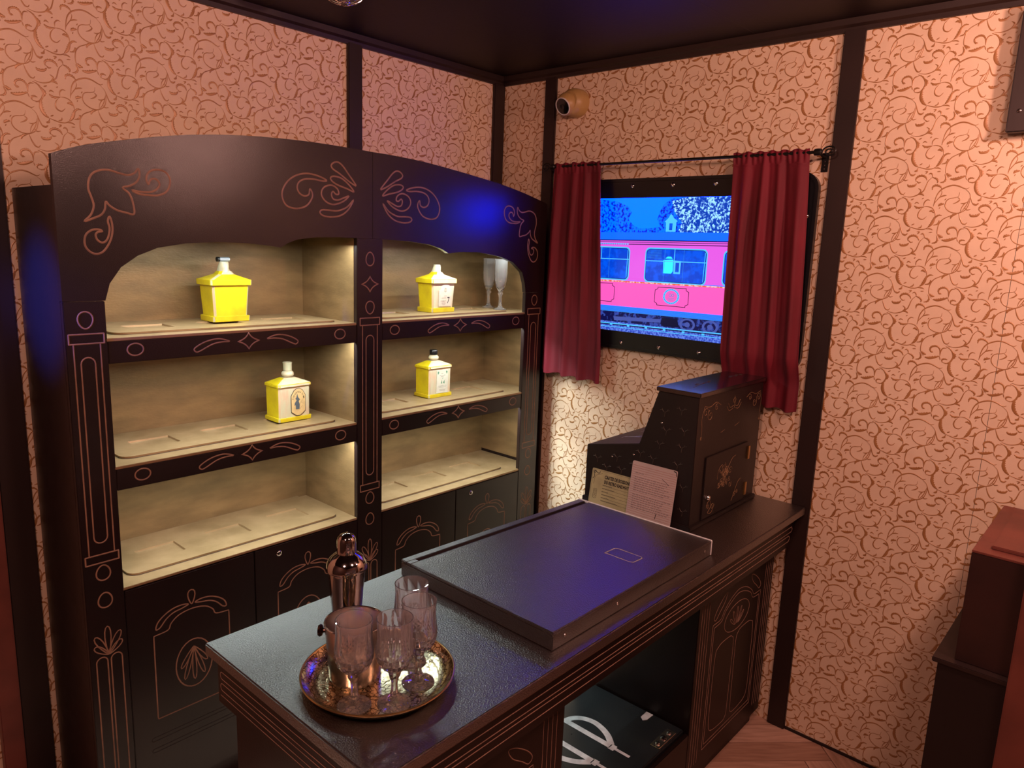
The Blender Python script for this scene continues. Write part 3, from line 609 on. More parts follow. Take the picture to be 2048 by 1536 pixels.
filigree('vine_filigree', [cr([(-.255, .925), (-.235, .955), (-.215, .985), (-.195, .995)], 5), curl(-.235, .945, .55), curl(-.215, .950, .4, -1)], fd, rd, .003)
for z in (.948, 1.082): MB().box(-.160, -.146, -1.3985, -1.3926, z-.024, z+.024).build('hinge', brass, rd, bevel=.001)
k = MB().lathe([(.007, 0), (.006, .004), (.009, .010), (.006, .015), (0, .016)], (0, 0, 0), 16, axis='Y'); k.v = [(-.452+a, -1.3926-b, .985+c) for a, b, c in k.v]; k.build('knob', chrome, rd, smooth=True)
fs_ = face_x(RX0-.0004)
sprigs = [(-1.02, 1.055), (-1.10, 1.075), (-1.17, 1.06), (-1.06, 1.03), (-1.24, 1.10), (-1.33, 1.10), (-1.19, 1.11), (-1.26, 1.155), (-1.34, 1.16), (-1.28, 1.205), (-1.345, 1.215), (-1.27, 1.265), (-1.33, 1.28), (-1.30, 1.06), (-1.355, 1.03), (-1.05, .995), (-1.36, .95), (-1.12, 1.035)]
def sprig(y, z, s=1):
    return [cr([(y-.018*s, z+.006), (y-.010*s, z+.004), (y-.002*s, z-.002), (y, z-.016)], 3), cr([(y+.018*s, z+.004), (y+.009*s, z+.005), (y+.002*s, z-.002)], 3), cr([(y-.012*s, z+.010), (y-.009*s, z+.003)], 2), cr([(y+.010*s, z+.011), (y+.008*s, z+.004)], 2)]
for y, z in sprigs: filigree('sprig_print', sprig(y, z), fs_, reg, .0016, gold_d)
for y, z in ((-1.165, 1.098), (-1.262, 1.226), (-1.08, 1.072)):
    k = MB().lathe([(.004, 0), (.003, .002), (0, .003)], (0, 0, 0), 12, axis='X'); k.v = [(RX0-.0002-a, y+b, z+c) for a, b, c in k.v]; k.build('screw', steel, reg, smooth=True)
ft = face_z(1.3445)
filigree('top_filigree', [curl(-.42+i*.02, -1.31+.006*(i % 2), .35, (1, -1)[i % 2], a0=i) for i in range(6)]+[seg((-.47, -1.325), (-.30, -1.30))], ft, tops, .0016, gold_d)
filigree('top_filigree', [curl(-.17+i*.02, -1.31+.006*(i % 2), .35, (1, -1)[i % 2], a0=i) for i in range(5)], ft, tops, .0016, gold_d)

# ------------------------------------------------------------------ leaning cards
def lean(x_base, tilt, y0, z0):   # a card standing on the counter and leaning on the till
    return lambda u, v, h: (x_base+v*tilt-h, y0-u, z0+v)
c1 = thing('menu_card', 'aged yellow drinks menu card leaning on the till', 'card', (-.565, -1.10, CT+.001))
L1 = lean(-.5665, .155, -1.004, CT+.0015)
MB().prism(rrect(0, .235, 0, .124, .004, 3), L1, -.0012, 0).build('card', card_y, c1)
m = MB(); m.keepn = True
for s_, y_ in (('CARTES DE BOISSONS', .097), ('DU RETRO RAILWAY', .080)):
    vs_, fs__ = text_poly(s_, .0160, .0007)
    m.add([L1(.055+x*.66, y_+y, .0004) for x, y, z in vs_], fs__)
m.build('title_lettering', ink, c1)
m = MB(); m.keepn = True
for i, z in enumerate((.0735, .0625, .0515, .041, .0305, .020)):
    p = [(.050+k*.0016, z+.0011*math.sin(k*2.3+i)*(1 if k % 7 else 0)) for k in range(int((.035, .045, .024, .05, .03, .06)[i]/.0016*1.2))]
    m.ribbon(p, .0012, L1, h=.0004); m.ribbon(seg((.050, z-.002), (.222, z-.002)), .0005, L1, h=.0004)
m.build('text_lines', ink, c1)
m = MB(); m.keepn = True
m.ribbon(rect_path(.003, .232, .003, .121), .0006, L1, closed=True, h=.0004)
m.ribbon(cr([(.008, .118), (.028, .110), (.034, .118)], 4), .002, L1, h=.0004); m.ribbon(cr([(.006, .116), (.012, .098), (.006, .088)], 4), .002, L1, h=.0004)
m.ribbon(curl(.013, .112, .3), .0016, L1, h=.0004); m.ribbon(cr([(.012, .07), (.018, .10), (.045, .112)], 4), .0008, L1, h=.0004)
m.ribbon(rrect(.016, .030, .022, .055, .004, 3), .001, L1, closed=True, h=.0004)
for z in (.030, .039, .048): m.ribbon(egg(.023, z, .004, .003, 8, 0), .001, L1, closed=True, h=.0004)
m.build('ornament_print', ink, c1)
c2 = thing('letter_sheet', 'pale pink ruled letter sheet leaning on the till over the yellow card', 'paper', (-.572, -1.26, CT+.001))
L2 = lean(-.5745, .144, -1.166, CT+.0015)
MB().prism(rrect(0, .170, 0, .188, .006, 3), L2, -.0009, 0).build('sheet', sheet_p, c2)
m = MB(); m.keepn = True
for i in range(24): m.ribbon(seg((.002, .006+i*.0073), (.168, .006+i*.0073)), .0007, L2, h=.0003)
m.build('ruled_lines', red_ink, c2)
m = MB(); m.keepn = True
for i in range(17):
    z = .150-i*.0073
    if i in (1, 9): continue
    ln = .035 if i == 0 else random.uniform(.11, .145); x = .016
    while x < .012+ln:
        k = random.randint(3, 7); m.ribbon([(x+j*.0016, z+(.0012 if j % 2 else -.0009)+random.uniform(-.0005, .0005)) for j in range(k+1)], .0009, L2, h=.0005); x += k*.0016+.003
m.build('handwriting', grey_ink, c2)
m = MB(); m.keepn = True; m.ribbon([(.118, .150), (.145, .135)], .005, L2, h=.0008, taper=True); m.ribbon([(.112, .016), (.113, .032)], .002, L2, h=.0006)
m.ribbon(cr([(.155, .185), (.165, .182), (.168, .170)], 3), .003, L2, h=.0006); m.build('quill_print', ink, c2)

# ------------------------------------------------------------------ screen behind the curtains
scr = thing('window_screen', 'black bolted window frame around a glowing screen showing a pink railway carriage', 'screen', (0, -.95, 1.37))
def ring(mb, outer, inner, fn, h0, h1):
    n = len(outer); vs = []
    for h in (h0, h1): vs += [fn(u, v, h) for u, v in outer]+[fn(u, v, h) for u, v in inner]
    fs = []
    for i in range(n):
        j = (i+1) % n; fs += [(2*n+i, 2*n+j, 3*n+j, 3*n+i), (i, j, n+j, n+i), (i, j, 2*n+j, 2*n+i), (n+i, n+j, 3*n+j, 3*n+i)]
    mb.add(vs, fs)
fx = face_x(0)
mb = MB(); ring(mb, rrect(-1.492, -.408, 1.368, 2.057, .055, 8), rrect(-1.415, -.485, 1.440, 1.983, .004, 8), fx, .0005, .024)
fm = mb.build('frame', black, scr, smooth=True)
mb = MB(); ring(mb, rrect(-1.494, -.406, 1.366, 2.059, .057, 8), rrect(-1.482, -.418, 1.378, 2.047, .045, 8), fx, .0242, .0275); mb.build('frame_rim', black, scr, smooth=True)
for y, z in [(y, 2.030) for y in (-.572, -.754, -.937, -1.116, -1.30)]+[(y, 1.394) for y in (-.565, -.746, -.926, -1.104, -1.29)]+[(-1.462, z) for z in (1.911, 1.779, 1.646, 1.512)]+[(-.44, z) for z in (1.911, 1.779, 1.646, 1.512)]:
    k = MB().lathe([(.0085, 0), (.0080, .003), (.005, .0055), (0, .0065)], (0, 0, 0), 14, axis='X'); k.v = [(-.0242-a, y+b, z+c) for a, b, c in k.v]; k.build('bolt', chrome, fm, smooth=True)
G = 1.7
cols = dict(sky=E('screen_sky', (.0, .15, 16), G), tree=E('screen_left_trees', (.0, .12, 6), G, (.0, .012, .22), 95, .46, .58), leaf=E('screen_right_trees', (.0, .03, .30), G, (.25, .55, .95), 130, .50, .60),
            roof=E('screen_roof', (.004, .10, 2.4), G), dark=E('screen_dark', (.003, .004, .035), 1), body=E('screen_pink_body', (.62, .085, .62), G*.8), body2=E('screen_rose_body', (.80, .085, .42), G*.8), win=E('screen_window_blue', (.0, .035, .42), G, (.0, .06, .55), 30),
            pale=E('screen_pale_blue', (.05, .36, .75), G), glow=E('screen_cyan_glow', (.02, .60, .80), G), skirt=E('screen_skirt', (.02, .14, .42), G), garn=E('screen_garland', (.75, .12, .05), 1.2, (.75, .5, .45), 90), gear=E('screen_undercarriage', (.004, .005, .06), 1.2, (.03, .06, .35), 60, .5, .6),
            ballast=E('screen_ballast', (.02, .05, .45), 1.2, (.12, .22, .75), 120, .42, .6), wheel=E('screen_wheel', (.06, .09, .38), 1.1))
names = list(cols); mb = MB(); mb.keepn = True; layer = [0]
fsr = face_x(-.0190)
def pic(c, pts): 
    layer[0] += 1; mb.poly(pts, fsr, layer[0]*.00004, names.index(c))
def line(c, pts, wd, closed=False):
    layer[0] += 1; h = layer[0]*.00004; m = names.index(c); P = list(pts)+([pts[0]] if closed else [])
    for a, b in zip(P[:-1], P[1:]):
        d = np.array(b)-np.array(a); d = d/max(np.linalg.norm(d), 1e-9); n_ = np.array([-d[1], d[0]])*wd/2; a2 = np.array(a)-d*wd*.3; b2 = np.array(b)+d*wd*.3
        mb.add([fsr(*(a2+n_), h), fsr(*(b2+n_), h), fsr(*(b2-n_), h), fsr(*(a2-n_), h)], [(0, 1, 2, 3)], m)
Y0, Y1 = -.485, -1.415
def band(c, za, zb, dz=.008): pic(c, [(Y0, za), (Y1, za+dz), (Y1, zb+dz), (Y0, zb)])
pic('sky', [(Y0, 1.984), (Y1, 1.984), (Y1, 1.44), (Y0, 1.44)])
pic('tree', [(Y0, 1.982), (-.60, 1.979), (-.68, 1.970), (-.735, 1.950), (-.755, 1.925), (-.74, 1.90), (-.765, 1.875), (-.80, 1.862), (-.86, 1.866), (-.90, 1.870), (-.95, 1.85), (Y0, 1.84)])
pic('tree', [(-.875, 1.90), (-.885, 1.93), (-.90, 1.955), (-.93, 1.978), (-.99, 1.982), (-.985, 1.85), (-.90, 1.85)])
pic('leaf', [(-.935, 1.968), (-.99, 1.982), (Y1, 1.983), (Y1, 1.85), (-.97, 1.85), (-.985, 1.885), (-.965, 1.91), (-.945, 1.935)])
pic('pale', [(-.917, 1.852), (-.915, 1.888), (-.909, 1.890), (-.924, 1.903), (-.932, 1.916), (-.937, 1.919), (-.942, 1.915), (-.949, 1.904), (-.967, 1.893), (-.961, 1.888), (-.960, 1.852)])
pic('win', [(-.931, 1.858), (-.931, 1.884), (-.945, 1.884), (-.945, 1.858)])
band('roof', 1.845, 1.815); band('dark', 1.815, 1.811); band('body', 1.811, 1.797); band('dark', 1.7985, 1.7955); band('body', 1.7955, 1.650); band('body2', 1.650, 1.543, .004)
line('dark', [(Y0, 1.806), (Y1, 1.813)], .0022)
for k in range(14): line('pale', [(-.60-k*.011, 1.800), (-.605-k*.011, 1.800)], .005)
def window_(a, b, z0, z1):
    pic('pale', rrect(b, a, z0, z1, .02, 5)); pic('dark', rrect(b+.005, a-.005, z0+.005, z1-.005, .017, 5)); pic('win', rrect(b+.007, a-.007, z0+.007, z1-.007, .016, 5))
window_(-.832, -1.106, 1.651, 1.789); window_(-.485, -.760, 1.651, 1.788); window_(-1.170, -1.42, 1.655, 1.788)
pic('glow', [(-.919, 1.690), (-.917, 1.742), (-.961, 1.745), (-.962, 1.700), (-.955, 1.690)]); pic('pale', [(-.965, 1.690), (-.963, 1.742), (-.995, 1.740), (-.994, 1.690)]); pic('win', [(-.972, 1.697), (-.972, 1.733), (-.988, 1.733), (-.988, 1.697)])
pic('glow', [(-.925, 1.748), (-.935, 1.756), (-.950, 1.756), (-.958, 1.748)])
for a, b in ((-.832, -1.106), (-.485, -.760)):
    line('pale', [(a-.006, 1.7365), (b+.006, 1.738)], .0035); line('pale', [((a+b)/2+.004, 1.738), ((a+b)/2+.004, 1.785)], .003)
    line('skirt', [(a-.09, 1.66), (a-.09, 1.785)], .0015); line('skirt', [(b+.10, 1.66), (b+.10, 1.785)], .0015)
    for k in range(8): line('skirt', [(a-.012, 1.748+k*.0045), (a-.075, 1.748+k*.0045)], .0012)
    line('pale', [(b+.012, 1.665), (b+.010, 1.775)], .0025)
line('garn', [(Y0, 1.645), (-.838, 1.6475), (-1.098, 1.650), (Y1, 1.652)], .006)
def plaque(a, b, z0, z1):
    k = .012; line('dark', [(a-k, z1), (b+k, z1+.002), (b+k, z1-.006), (b, z1-k), (b, z0+k), (b+k, z0+.006), (b+k, z0), (a-k, z0), (a-k, z0+.006), (a, z0+k), (a, z1-k), (a-k, z1-.006)], .0024, True)
plaque(-.890, -1.040, 1.563, 1.634); plaque(-.545, -.695, 1.560, 1.634)
for k in range(26):
    a = 2*math.pi*k/26; c = (-.9645+.032*math.cos(a), 1.601+.027*math.sin(a)); pic('pale', egg(c[0], c[1], .0052, .0040, 8, 0)); pic('skirt', egg(c[0], c[1], .0026, .0018, 6, 0))
for dx in (-.008, .004): line('skirt', egg(-.9645+dx, 1.606, .005, .006, 8, 0), .002, True)
line('skirt', [(-.978, 1.595), (-.951, 1.594)], .002); line('skirt', [(-.975, 1.588), (-.954, 1.588)], .002)
band('skirt', 1.543, 1.519, .004)
for k in range(4): line('roof', [(Y0, 1.539-k*.005), (Y1, 1.543-k*.005)], .0016)
band('gear', 1.519, 1.47, .006); band('ballast', 1.478, 1.44, 0)
pic('dark', [(-.93, 1.515), (-1.00, 1.516), (-1.01, 1.482), (-.93, 1.482)]); pic('wheel', [(-.700, 1.500), (-.927, 1.508), (-.927, 1.494), (-.705, 1.484)])
for yy in (-1.045, -1.142): 
    pic('wheel', egg(yy, 1.497, .034, .025, 20, 0)); pic('gear', egg(yy, 1.497, .024, .018, 18, 0)); pic('wheel', egg(yy, 1.497, .012, .010, 14, 0))
line('pale', [(Y0, 1.468), (-.723, 1.470), (Y1, 1.480)], .004); line('dark', [(Y0, 1.463), (Y1, 1.474)], .004); line('pale', [(-.60, 1.455), (Y1, 1.462)], .0025)
for k in range(9): pic('pale', [(-.60-k*.085, 1.470), (-.612-k*.085, 1.470), (-.612-k*.085, 1.463), (-.60-k*.085, 1.463)])
mb.build('screen_picture', [cols[n] for n in names], scr)
MB().box(-.0185, -.0006, -1.4148, -.4852, 1.4402, 1.9828).build('screen_panel', black, scr)

# ------------------------------------------------------------------ curtain rod and curtains
rod = thing('curtain_rod', 'thin black iron curtain rod with spiral ends above the screen', 'curtain rod', (0, -.95, 2.10))
RXX, RZ = -.064, 2.116
MB().tube([(RXX, -.372, RZ), (RXX, -1.490, RZ)], .0055, 12).build('rod', iron, rod, smooth=True)
def spiral(y0, s):
    return [(RXX, y0+s*(.024-(.024-.020*t)*math.cos(2*math.pi*1.8*t)), RZ+.75*(.024-.020*t)*math.sin(2*math.pi*1.8*t)) for t in (i/60 for i in range(61))]
MB().tube(spiral(-1.506, -1), .0027, 8).build('spiral_finial', iron, rod, smooth=True); MB().tube(spiral(-.356, 1), .0027, 8).build('spiral_finial', iron, rod, smooth=True)
for y, s in ((-1.492, -1), (-.368, 1)):
    MB().lathe([(.006, -.014), (.011, -.010), (.012, 0), (.011, .010), (.006, .014)], (RXX, y, RZ), 14, axis='Y').build('collar', iron, rod, smooth=True)
for y, x0 in ((-1.497, -.0005), (-.352, -.0005)):
    b = MB().box(-.0045, x0, y-.011, y+.011, 2.058, 2.120).build('bracket', iron, rod, bevel=.001); MB().tube([(x0-.003, y, RZ-.012), (RXX, y, RZ-.006)], .004, 8).build('bracket_arm', iron, rod, smooth=True)
    for z in (2.068, 2.080, 2.092): MB().lathe([(.0028, 0), (.002, .0012), (0, .0016)], (0, 0, 0), 10, axis='X').build('screw', chrome, b).matrix_parent_inverse = Matrix.Translation((-.0046, y, z)) @ Matrix.Scale(-1, 4, (1, 0, 0))
def curtain(label, t0, t1, b0, b1, zb0, zb1, npl, seed, tuck=False):
    cu = thing('velvet_curtain', label, 'curtain', (-.07, (t0+t1)/2, min(zb0, zb1)), group='crimson curtains')
    rnd = np.random.default_rng(seed); ph = rnd.uniform(0, 6.28, 5); am = rnd.uniform(.5, 1, 5)
    def P(u, v, off=0):
        uu = u+.035*math.sin(2*math.pi*u*1.3+ph[0])*(1-v*.3)
        yt, yb = t0+(t1-t0)*u, b0+(b1-b0)*uu
        k = min(1, v*1.15); y = yt+(yb-yt)*(k**.8)
        A = .0050+.0095*min(1, v*3.0)
        x = A*(math.sin(2*math.pi*npl*uu+ph[1])*.75+.4*math.sin(2*math.pi*npl*1.9*uu+ph[2]+v*1.5)*am[1]+.25*math.sin(2*math.pi*npl*.5*uu+ph[3]))
        if v < .045: x = x*.6+.004*math.sin(2*math.pi*npl*3.1*u+ph[4])*am[2]
        zt = 2.128+.003*math.sin(npl*9*u); zb = zb0+(zb1-zb0)*u+.004*math.sin(2*math.pi*npl*uu+ph[1])
        z = zt+(zb-zt)*v; xc = RXX-.002-.004*min(1, v*3)
        if tuck:
            k2 = min(1, max(0, (1.43-z)/.11)); k2 = k2*k2*(3-2*k2); xc += (-.040-xc)*k2; x *= 1-.45*k2
        return (xc+x-off, y, z)
    nu, nv = 150, 60
    def sheet(v0, v1, nv, off):
        mb = MB(); mb.v = [P(i/nu, v0+(v1-v0)*(j/nv), off) for j in range(nv+1) for i in range(nu+1)]
        mb.f = [(j*(nu+1)+i, j*(nu+1)+i+1, (j+1)*(nu+1)+i+1, (j+1)*(nu+1)+i) for j in range(nv) for i in range(nu)]; mb.m = [0]*len(mb.f); mb.keepn = True
        return mb
    c = sheet(0, 1, nv, 0).build('cloth', velvet, cu, smooth=True, angle=80)
    md = c.modifiers.new('thick', 'SOLIDIFY'); md.thickness = .0025; md.offset = 0
    sheet(.972, .999, 3, .0022).build('hem', velvet, cu, smooth=True, angle=80)
    sheet(.048, .054, 2, .0022).build('pocket_seam', velvet, cu, smooth=True, angle=80)
curtain('crimson velvet curtain hanging beside the cabinet, left of the screen', -.380, -.617, -.352, -.676, 1.225, 1.215, 3.6, 3)
curtain('crimson velvet curtain right of the screen, its hem hanging behind the till', -1.196, -1.463, -1.208, -1.510, 1.245, 1.228, 4.3, 8, True)

# ------------------------------------------------------------------ security camera
sc = thing('security_camera', 'cream dome security camera with a black lens on the papered wall', 'camera', (0, -.435, 2.375))
ccen = Vector((0, -.440, 2.378))
mb = MB().lathe([(.058, 0), (.058, .020), (.056, .040), (.050, .058), (.040, .066), (0, .067)], (0, 0, 0), 32, axis='X'); mb.v = [(-a-.0005, ccen.y+b, ccen.z+c) for a, b, c in mb.v]; mb.build('housing', cream_plastic, sc, smooth=True)
d = Vector((-.88, .06, -.46)).normalized(); bc = Vector((-.058, ccen.y+.014, ccen.z-.008)); Q = d.to_track_quat('Z', 'Y').to_matrix()
def orient(mb): mb.v = [tuple(bc+Q @ Vector(p)) for p in mb.v]; return mb
orient(MB().lathe([(.0, -.046)]+[(.047*math.cos(t), .047*math.sin(t)) for t in np.linspace(-1.4, .72, 16)]+[(.033, .030)], (0, 0, 0), 32)).build('eyeball', cream_plastic, sc, smooth=True)
orient(MB().lathe([(.0365, .027), (.0365, .034), (.0335, .034), (.0335, .027)], (0, 0, 0), 32, cap=False)).build('lens_ring', M('white_plastic', (.7, .68, .62), .4), sc, smooth=True)
ln = orient(MB().lathe([(.0340, .027), (.031, .033), (.015, .035), (0, .0355)], (0, 0, 0), 32)).build('lens_window', M('smoked_lens', (.004, .004, .005), .12, spec=.7), sc, smooth=True)
orient(MB().lathe([(.010, .0355), (.010, .037), (.007, .0365), (0, .036)], (0, 0, 0), 20)).build('lens', black, ln, smooth=True)

# ------------------------------------------------------------------ ceiling vent
cv = thing('ceiling_vent', 'small round silver slotted vent on the dark ceiling', 'vent', (-1.165, -.405, ZC))
MB().lathe([(.066, 0), (.066, -.010), (.050, -.030), (.030, -.040), (.0, -.043)], (-1.165, -.405, ZC), 32).build('dome', M('dark_steel', (.30, .26, .25), .35, metal=.8), cv, smooth=True)
for k in range(12):
    a = 2*math.pi*k/12; MB().tube([(-1.165+r*math.cos(a), -.405+r*math.sin(a), ZC+z) for r, z in ((.067, -.008), (.051, -.031), (.031, -.041), (.010, -.044))], .0016, 6).build('rib', chrome, cv, smooth=True)
for r, z in ((.060, -.019), (.042, -.036), (.022, -.0435)):
    MB().tube([(-1.165+r*math.cos(t), -.405+r*math.sin(t), ZC+z) for t in np.linspace(0, 2*math.pi, 33)], .0014, 6, cap=False).build('ring', chrome, cv, smooth=True)

# ------------------------------------------------------------------ bottles on the shelves
def frus(mb, w0, d0, z0, w1, d1, z1, ch=.006, mats=None):
    def o(w, d_, z): x, y = w/2, d_/2; return [(-x+ch, -y, z), (x-ch, -y, z), (x, -y+ch, z), (x, y-ch, z), (x-ch, y, z), (-x+ch, y, z), (-x, y-ch, z), (-x, -y+ch, z)]
    a = o(w0, d0, z0)+o(w1, d1, z1); b = len(mb.v); mb.v += a
    ms = mats or [0]*8
    for i in range(8): mb.f.append((b+i, b+(i+1) % 8, b+8+(i+1) % 8, b+8+i)); mb.m.append(ms[i])
    mb.f.append(tuple(range(b+7, b-1, -1))); mb.m.append(ms[0]); mb.f.append(tuple(range(b+8, b+16))); mb.m.append(ms[0])
# face order of frus(): front, corner, right, corner, back, corner, left, corner
def bottle_flared(loc, label, front, cap, lab):
    b = thing('potion_bottle', label, 'bottle', loc, group='yellow ceramic bottles on the shelves')
    fm_ = [front, 1, 0, 1, 0, 1, 0, 1]
    mb = MB(); frus(mb, .125, .095, .0003, .127, .097, .018, mats=[0, 1, 0, 1, 0, 1, 0, 1]); mb.build('plinth', [yel, blush, blush2], b, local=True, bevel=.001)
    mb = MB(); frus(mb, .112, .084, .018, .124, .094, .116, mats=fm_); mb.build('body', [yel, blush, blush2], b, local=True)
    mb = MB(); frus(mb, .139, .106, .116, .140, .107, .134, mats=[1 if front else 0, 1, 1 if front else 0, 1, 0, 1, 0, 1]); mb.build('collar', [yel, blush, blush2], b, local=True, bevel=.0012)
    mb = MB(); frus(mb, .136, .103, .134, .056, .048, .150, .008, [1 if front else 0]*2+[0]*4+[0, 1]); frus(mb, .056, .048, .150, .040, .036, .160, .008, [1]*2+[0]*6); mb.build('shoulder', [yel, blush, blush2], b, local=True)
    zs = np.linspace(.156, .190 if cap else .189, 12); rs = np.interp(zs, [.156, .165, .172, .186, .19], [.0215, .018, .0165, .0145, .0125])
    mb = MB(); mb.lathe([(r, z) for r, z in zip(rs, zs)], seg=24, rfun=lambda i, j: 1+.10*math.cos(3*2*math.pi*i/24-.45*j)); nk = mb.build('twisted_neck', blush2, b, smooth=True, local=True, angle=60)
    if cap:
        mb = MB().lathe([(.0060, -.018), (.0072, -.017), (.0072, .017), (.0055, .018)], (.002, 0, .197), 18, axis='X'); mb.build('stopper', M('pale_grey_cap', (.42, .45, .50), .3, metal=.4), b, smooth=True, local=True)
        MB().lathe([(.0055, -.0275), (.0078, -.026), (.0078, -.0175), (.006, -.0165)], (.004, 0, .197), 18, axis='X').build('stopper_tip', black, b, smooth=True, local=True)
    if lab:
        F = lambda u, v, h: (u+.010, -.0468+(.1-v)*.05-h, v)
        pts = [(-.037, .024), (.032, .024), (.032, .088), (.024, .092)]+[(-.0025+.0265*math.cos(t), .092+.022*math.sin(t)) for t in np.linspace(.25, math.pi-.25, 9)]+[(-.029, .092), (-.037, .088)]
        lb = MB().prism(pts, F, .0, .0016).build('label', label_p, b, local=True)
        m = MB(); m.keepn = True
        vs_, fs__ = text_poly('7', .036, .0004); m.add([F(.008+x*.75, .036+y, .0020) for x, y, z in vs_], fs__)
        m.ribbon(egg(-.003, .090, .0055, .0085, 10), .0028, F, closed=True, h=.0022); m.ribbon(seg((-.003, .083), (-.003, .098)), .003, F, h=.0022)
        for z, a, c in ((.066, -.010, .004), (.060, -.022, .002), (.055, -.022, .003), (.046, -.028, .004), (.037, -.020, .002), (.031, -.018, .0), (.042, -.024, -.004)): m.ribbon([(a+k*.002, z+.0008*(-1)**k) for k in range(int((c-a)/.002)+1)], .0012, F, h=.0020)
        m.build('label_print', ink, lb, local=True)
    return b
def bottle_square(loc, label, cap, style):
    b = thing('potion_bottle', label, 'bottle', loc, group='yellow ceramic bottles on the shelves')
    ml = [2, 1, 1, 1, 0, 1, 0, 1]
    mb = MB(); frus(mb, .131, .098, .0003, .131, .098, .014, mats=[0, 1, 0, 1, 0, 1, 0, 1]); mb.build('plinth', [yel, blush, blush2], b, local=True, bevel=.001)
    mb = MB(); frus(mb, .120, .088, .014, .122, .090, .120, mats=ml); mb.build('body', [yel, blush, blush2], b, local=True)
    mb = MB(); frus(mb, .131, .098, .120, .130, .097, .131, mats=[2, 2, 1, 1, 0, 1, 0, 2]); mb.build('collar', [yel, blush, blush2], b, local=True, bevel=.002)
    mb = MB(); frus(mb, .127, .094, .131, .046, .040, .148, .008, [1, 1, 1, 0, 0, 0, 0, 1]); mb.build('shoulder', [yel, blush, blush2], b, local=True)
    mb = MB().lathe([(.019, .146)]+[(.0195*math.cos(t)+.002, .160+.013*math.sin(t)) for t in np.linspace(-1.0, 1.0, 9)]+[(.0145, .173)], (0, 0, 0), 24, rfun=lambda i, j: 1+.02*(i % 2)); mb.build('neck_knob', blush2, b, smooth=True, local=True)
    if cap: MB().lathe([(.0155, .172), (.0165, .174), (.0165, .189), (.0150, .192), (0, .192)], (0, 0, 0), 24).build('screw_cap', black, b, smooth=True, local=True)
    else: MB().lathe([(.0145, .172), (.0148, .195), (.0160, .198), (.0160, .201), (.012, .201), (.012, .185), (0, .185)], (0, 0, 0), 24).build('neck', blush2, b, smooth=True, local=True)
    F = lambda u, v, h: (u, -.0442+(.067-v)*.0094-h-.0006, v)
    m = MB(); m.keepn = True
    if style == 'witch':
        c = (.012, .066); out = []
        for x, z in ((-.026, -.034), (-.018, -.040), (-.006, -.048), (.006, -.048), (.018, -.040), (.026, -.034), (.027, 0), (.027, .022), (.016, .040), (.005, .047), (-.005, .047), (-.016, .040), (-.027, .022), (-.027, 0)): out.append((c[0]+x, c[1]+z))
        MB().prism([(c[0]+(x-c[0])*1.07, c[1]+(z-c[1])*1.05-.0006) for x, z in out], F, 0, .0010).build('label_border', ink, b, local=True)
        lb = MB().prism(out, F, .0, .0020).build('label', label_m, b, local=True)
        g = MB(); g.keepn = True
        g.poly([(c[0]+x, c[1]+z) for x, z in ((-.010, -.026), (.004, -.026), (.005, -.010), (.001, .002), (.006, .008), (.002, .013), (-.001, .016), (-.005, .030), (-.008, .016), (-.012, .012), (-.007, .006), (-.015, -.004), (-.016, -.014), (-.012, -.010))], F, .0023)
        g.build('figure_print', grey_ink, lb, local=True)
        for k, (ch, a) in enumerate(zip('FORGOTTEN TIME', np.linspace(math.radians(168), math.radians(12), 14))):
            if ch == ' ': continue
            vs_, fs__ = text_poly(ch, .0075, .0001); ca, sa = math.cos(a-math.pi/2), math.sin(a-math.pi/2); px, pz = c[0]+.019*math.cos(a), c[1]+.006+.026*math.sin(a)
            m.add([F(px+(x-.002)*ca-y*sa, pz+(x-.002)*sa+y*ca, .0023) for x, y, z in vs_], fs__)
        m.ribbon(seg((c[0]+.004, c[1]-.012), (c[0]+.016, c[1]+.006)), .0012, F, h=.0024); m.ribbon(seg((c[0]+.006, c[1]+.0), (c[0]+.019, c[1]-.008)), .0012, F, h=.0024)
        m.ribbon(cr([(c[0]-.016, c[1]-.020), (c[0], c[1]-.030), (c[0]+.016, c[1]-.014)], 4), .0012, F, h=.0024)
        m.build('label_print', ink, lb, local=True)
    else:
        lb = MB().prism([(-.022, .016), (.040, .016), (.040, .112), (-.022, .112)], F, .0, .0022).build('label', label_w, b, local=True)
        for z, a, e in ((.098, .002, .014), (.090, -.008, .026), (.085, .0, .018), (.046, -.014, .034), (.041, -.012, .030), (.030, -.008, .028), (.026, -.004, .024)):
            m.ribbon([(a+k*.0022, z+.0012*(-1)**k) for k in range(int((e-a)/.0022)+1)], .0016, F, h=.0026)
        m.build('label_print', grey_ink, lb, local=True)
        g = MB(); g.keepn = True
        for pts in ([(0, .056), (.008, .056), (.005, .072), (.003, .064)], [(.012, .058), (.022, .054), (.020, .070), (.016, .064)], [(.006, .074), (.012, .082), (.013, .078)], [(-.019, .104), (-.012, .109), (-.010, .103), (-.015, .094)], [(.037, .104), (.030, .109), (.028, .103), (.033, .094)]): g.poly(pts, F, .0026)
        g.build('emblem_print', green_ink, lb, local=True)
    return b
S1, S2 = 1.5003, 1.1473
bottle_flared((-1.447, -.140, S1), 'flared all-yellow ceramic bottle with a black and steel stopper on the top left shelf', 0, True, False)
bottle_flared((-.580, -.205, S1), 'flared yellow ceramic bottle with a label marked 7 on the top right shelf', 2, False, True)
bottle_square((-1.247, -.178, S2), 'square yellow ceramic bottle with an oval witch label and open neck on the middle shelf', False, 'witch')
bottle_square((-.575, -.190, S2), 'square yellow ceramic bottle with a black cap and ivory label on the middle right shelf', True, 'plain')

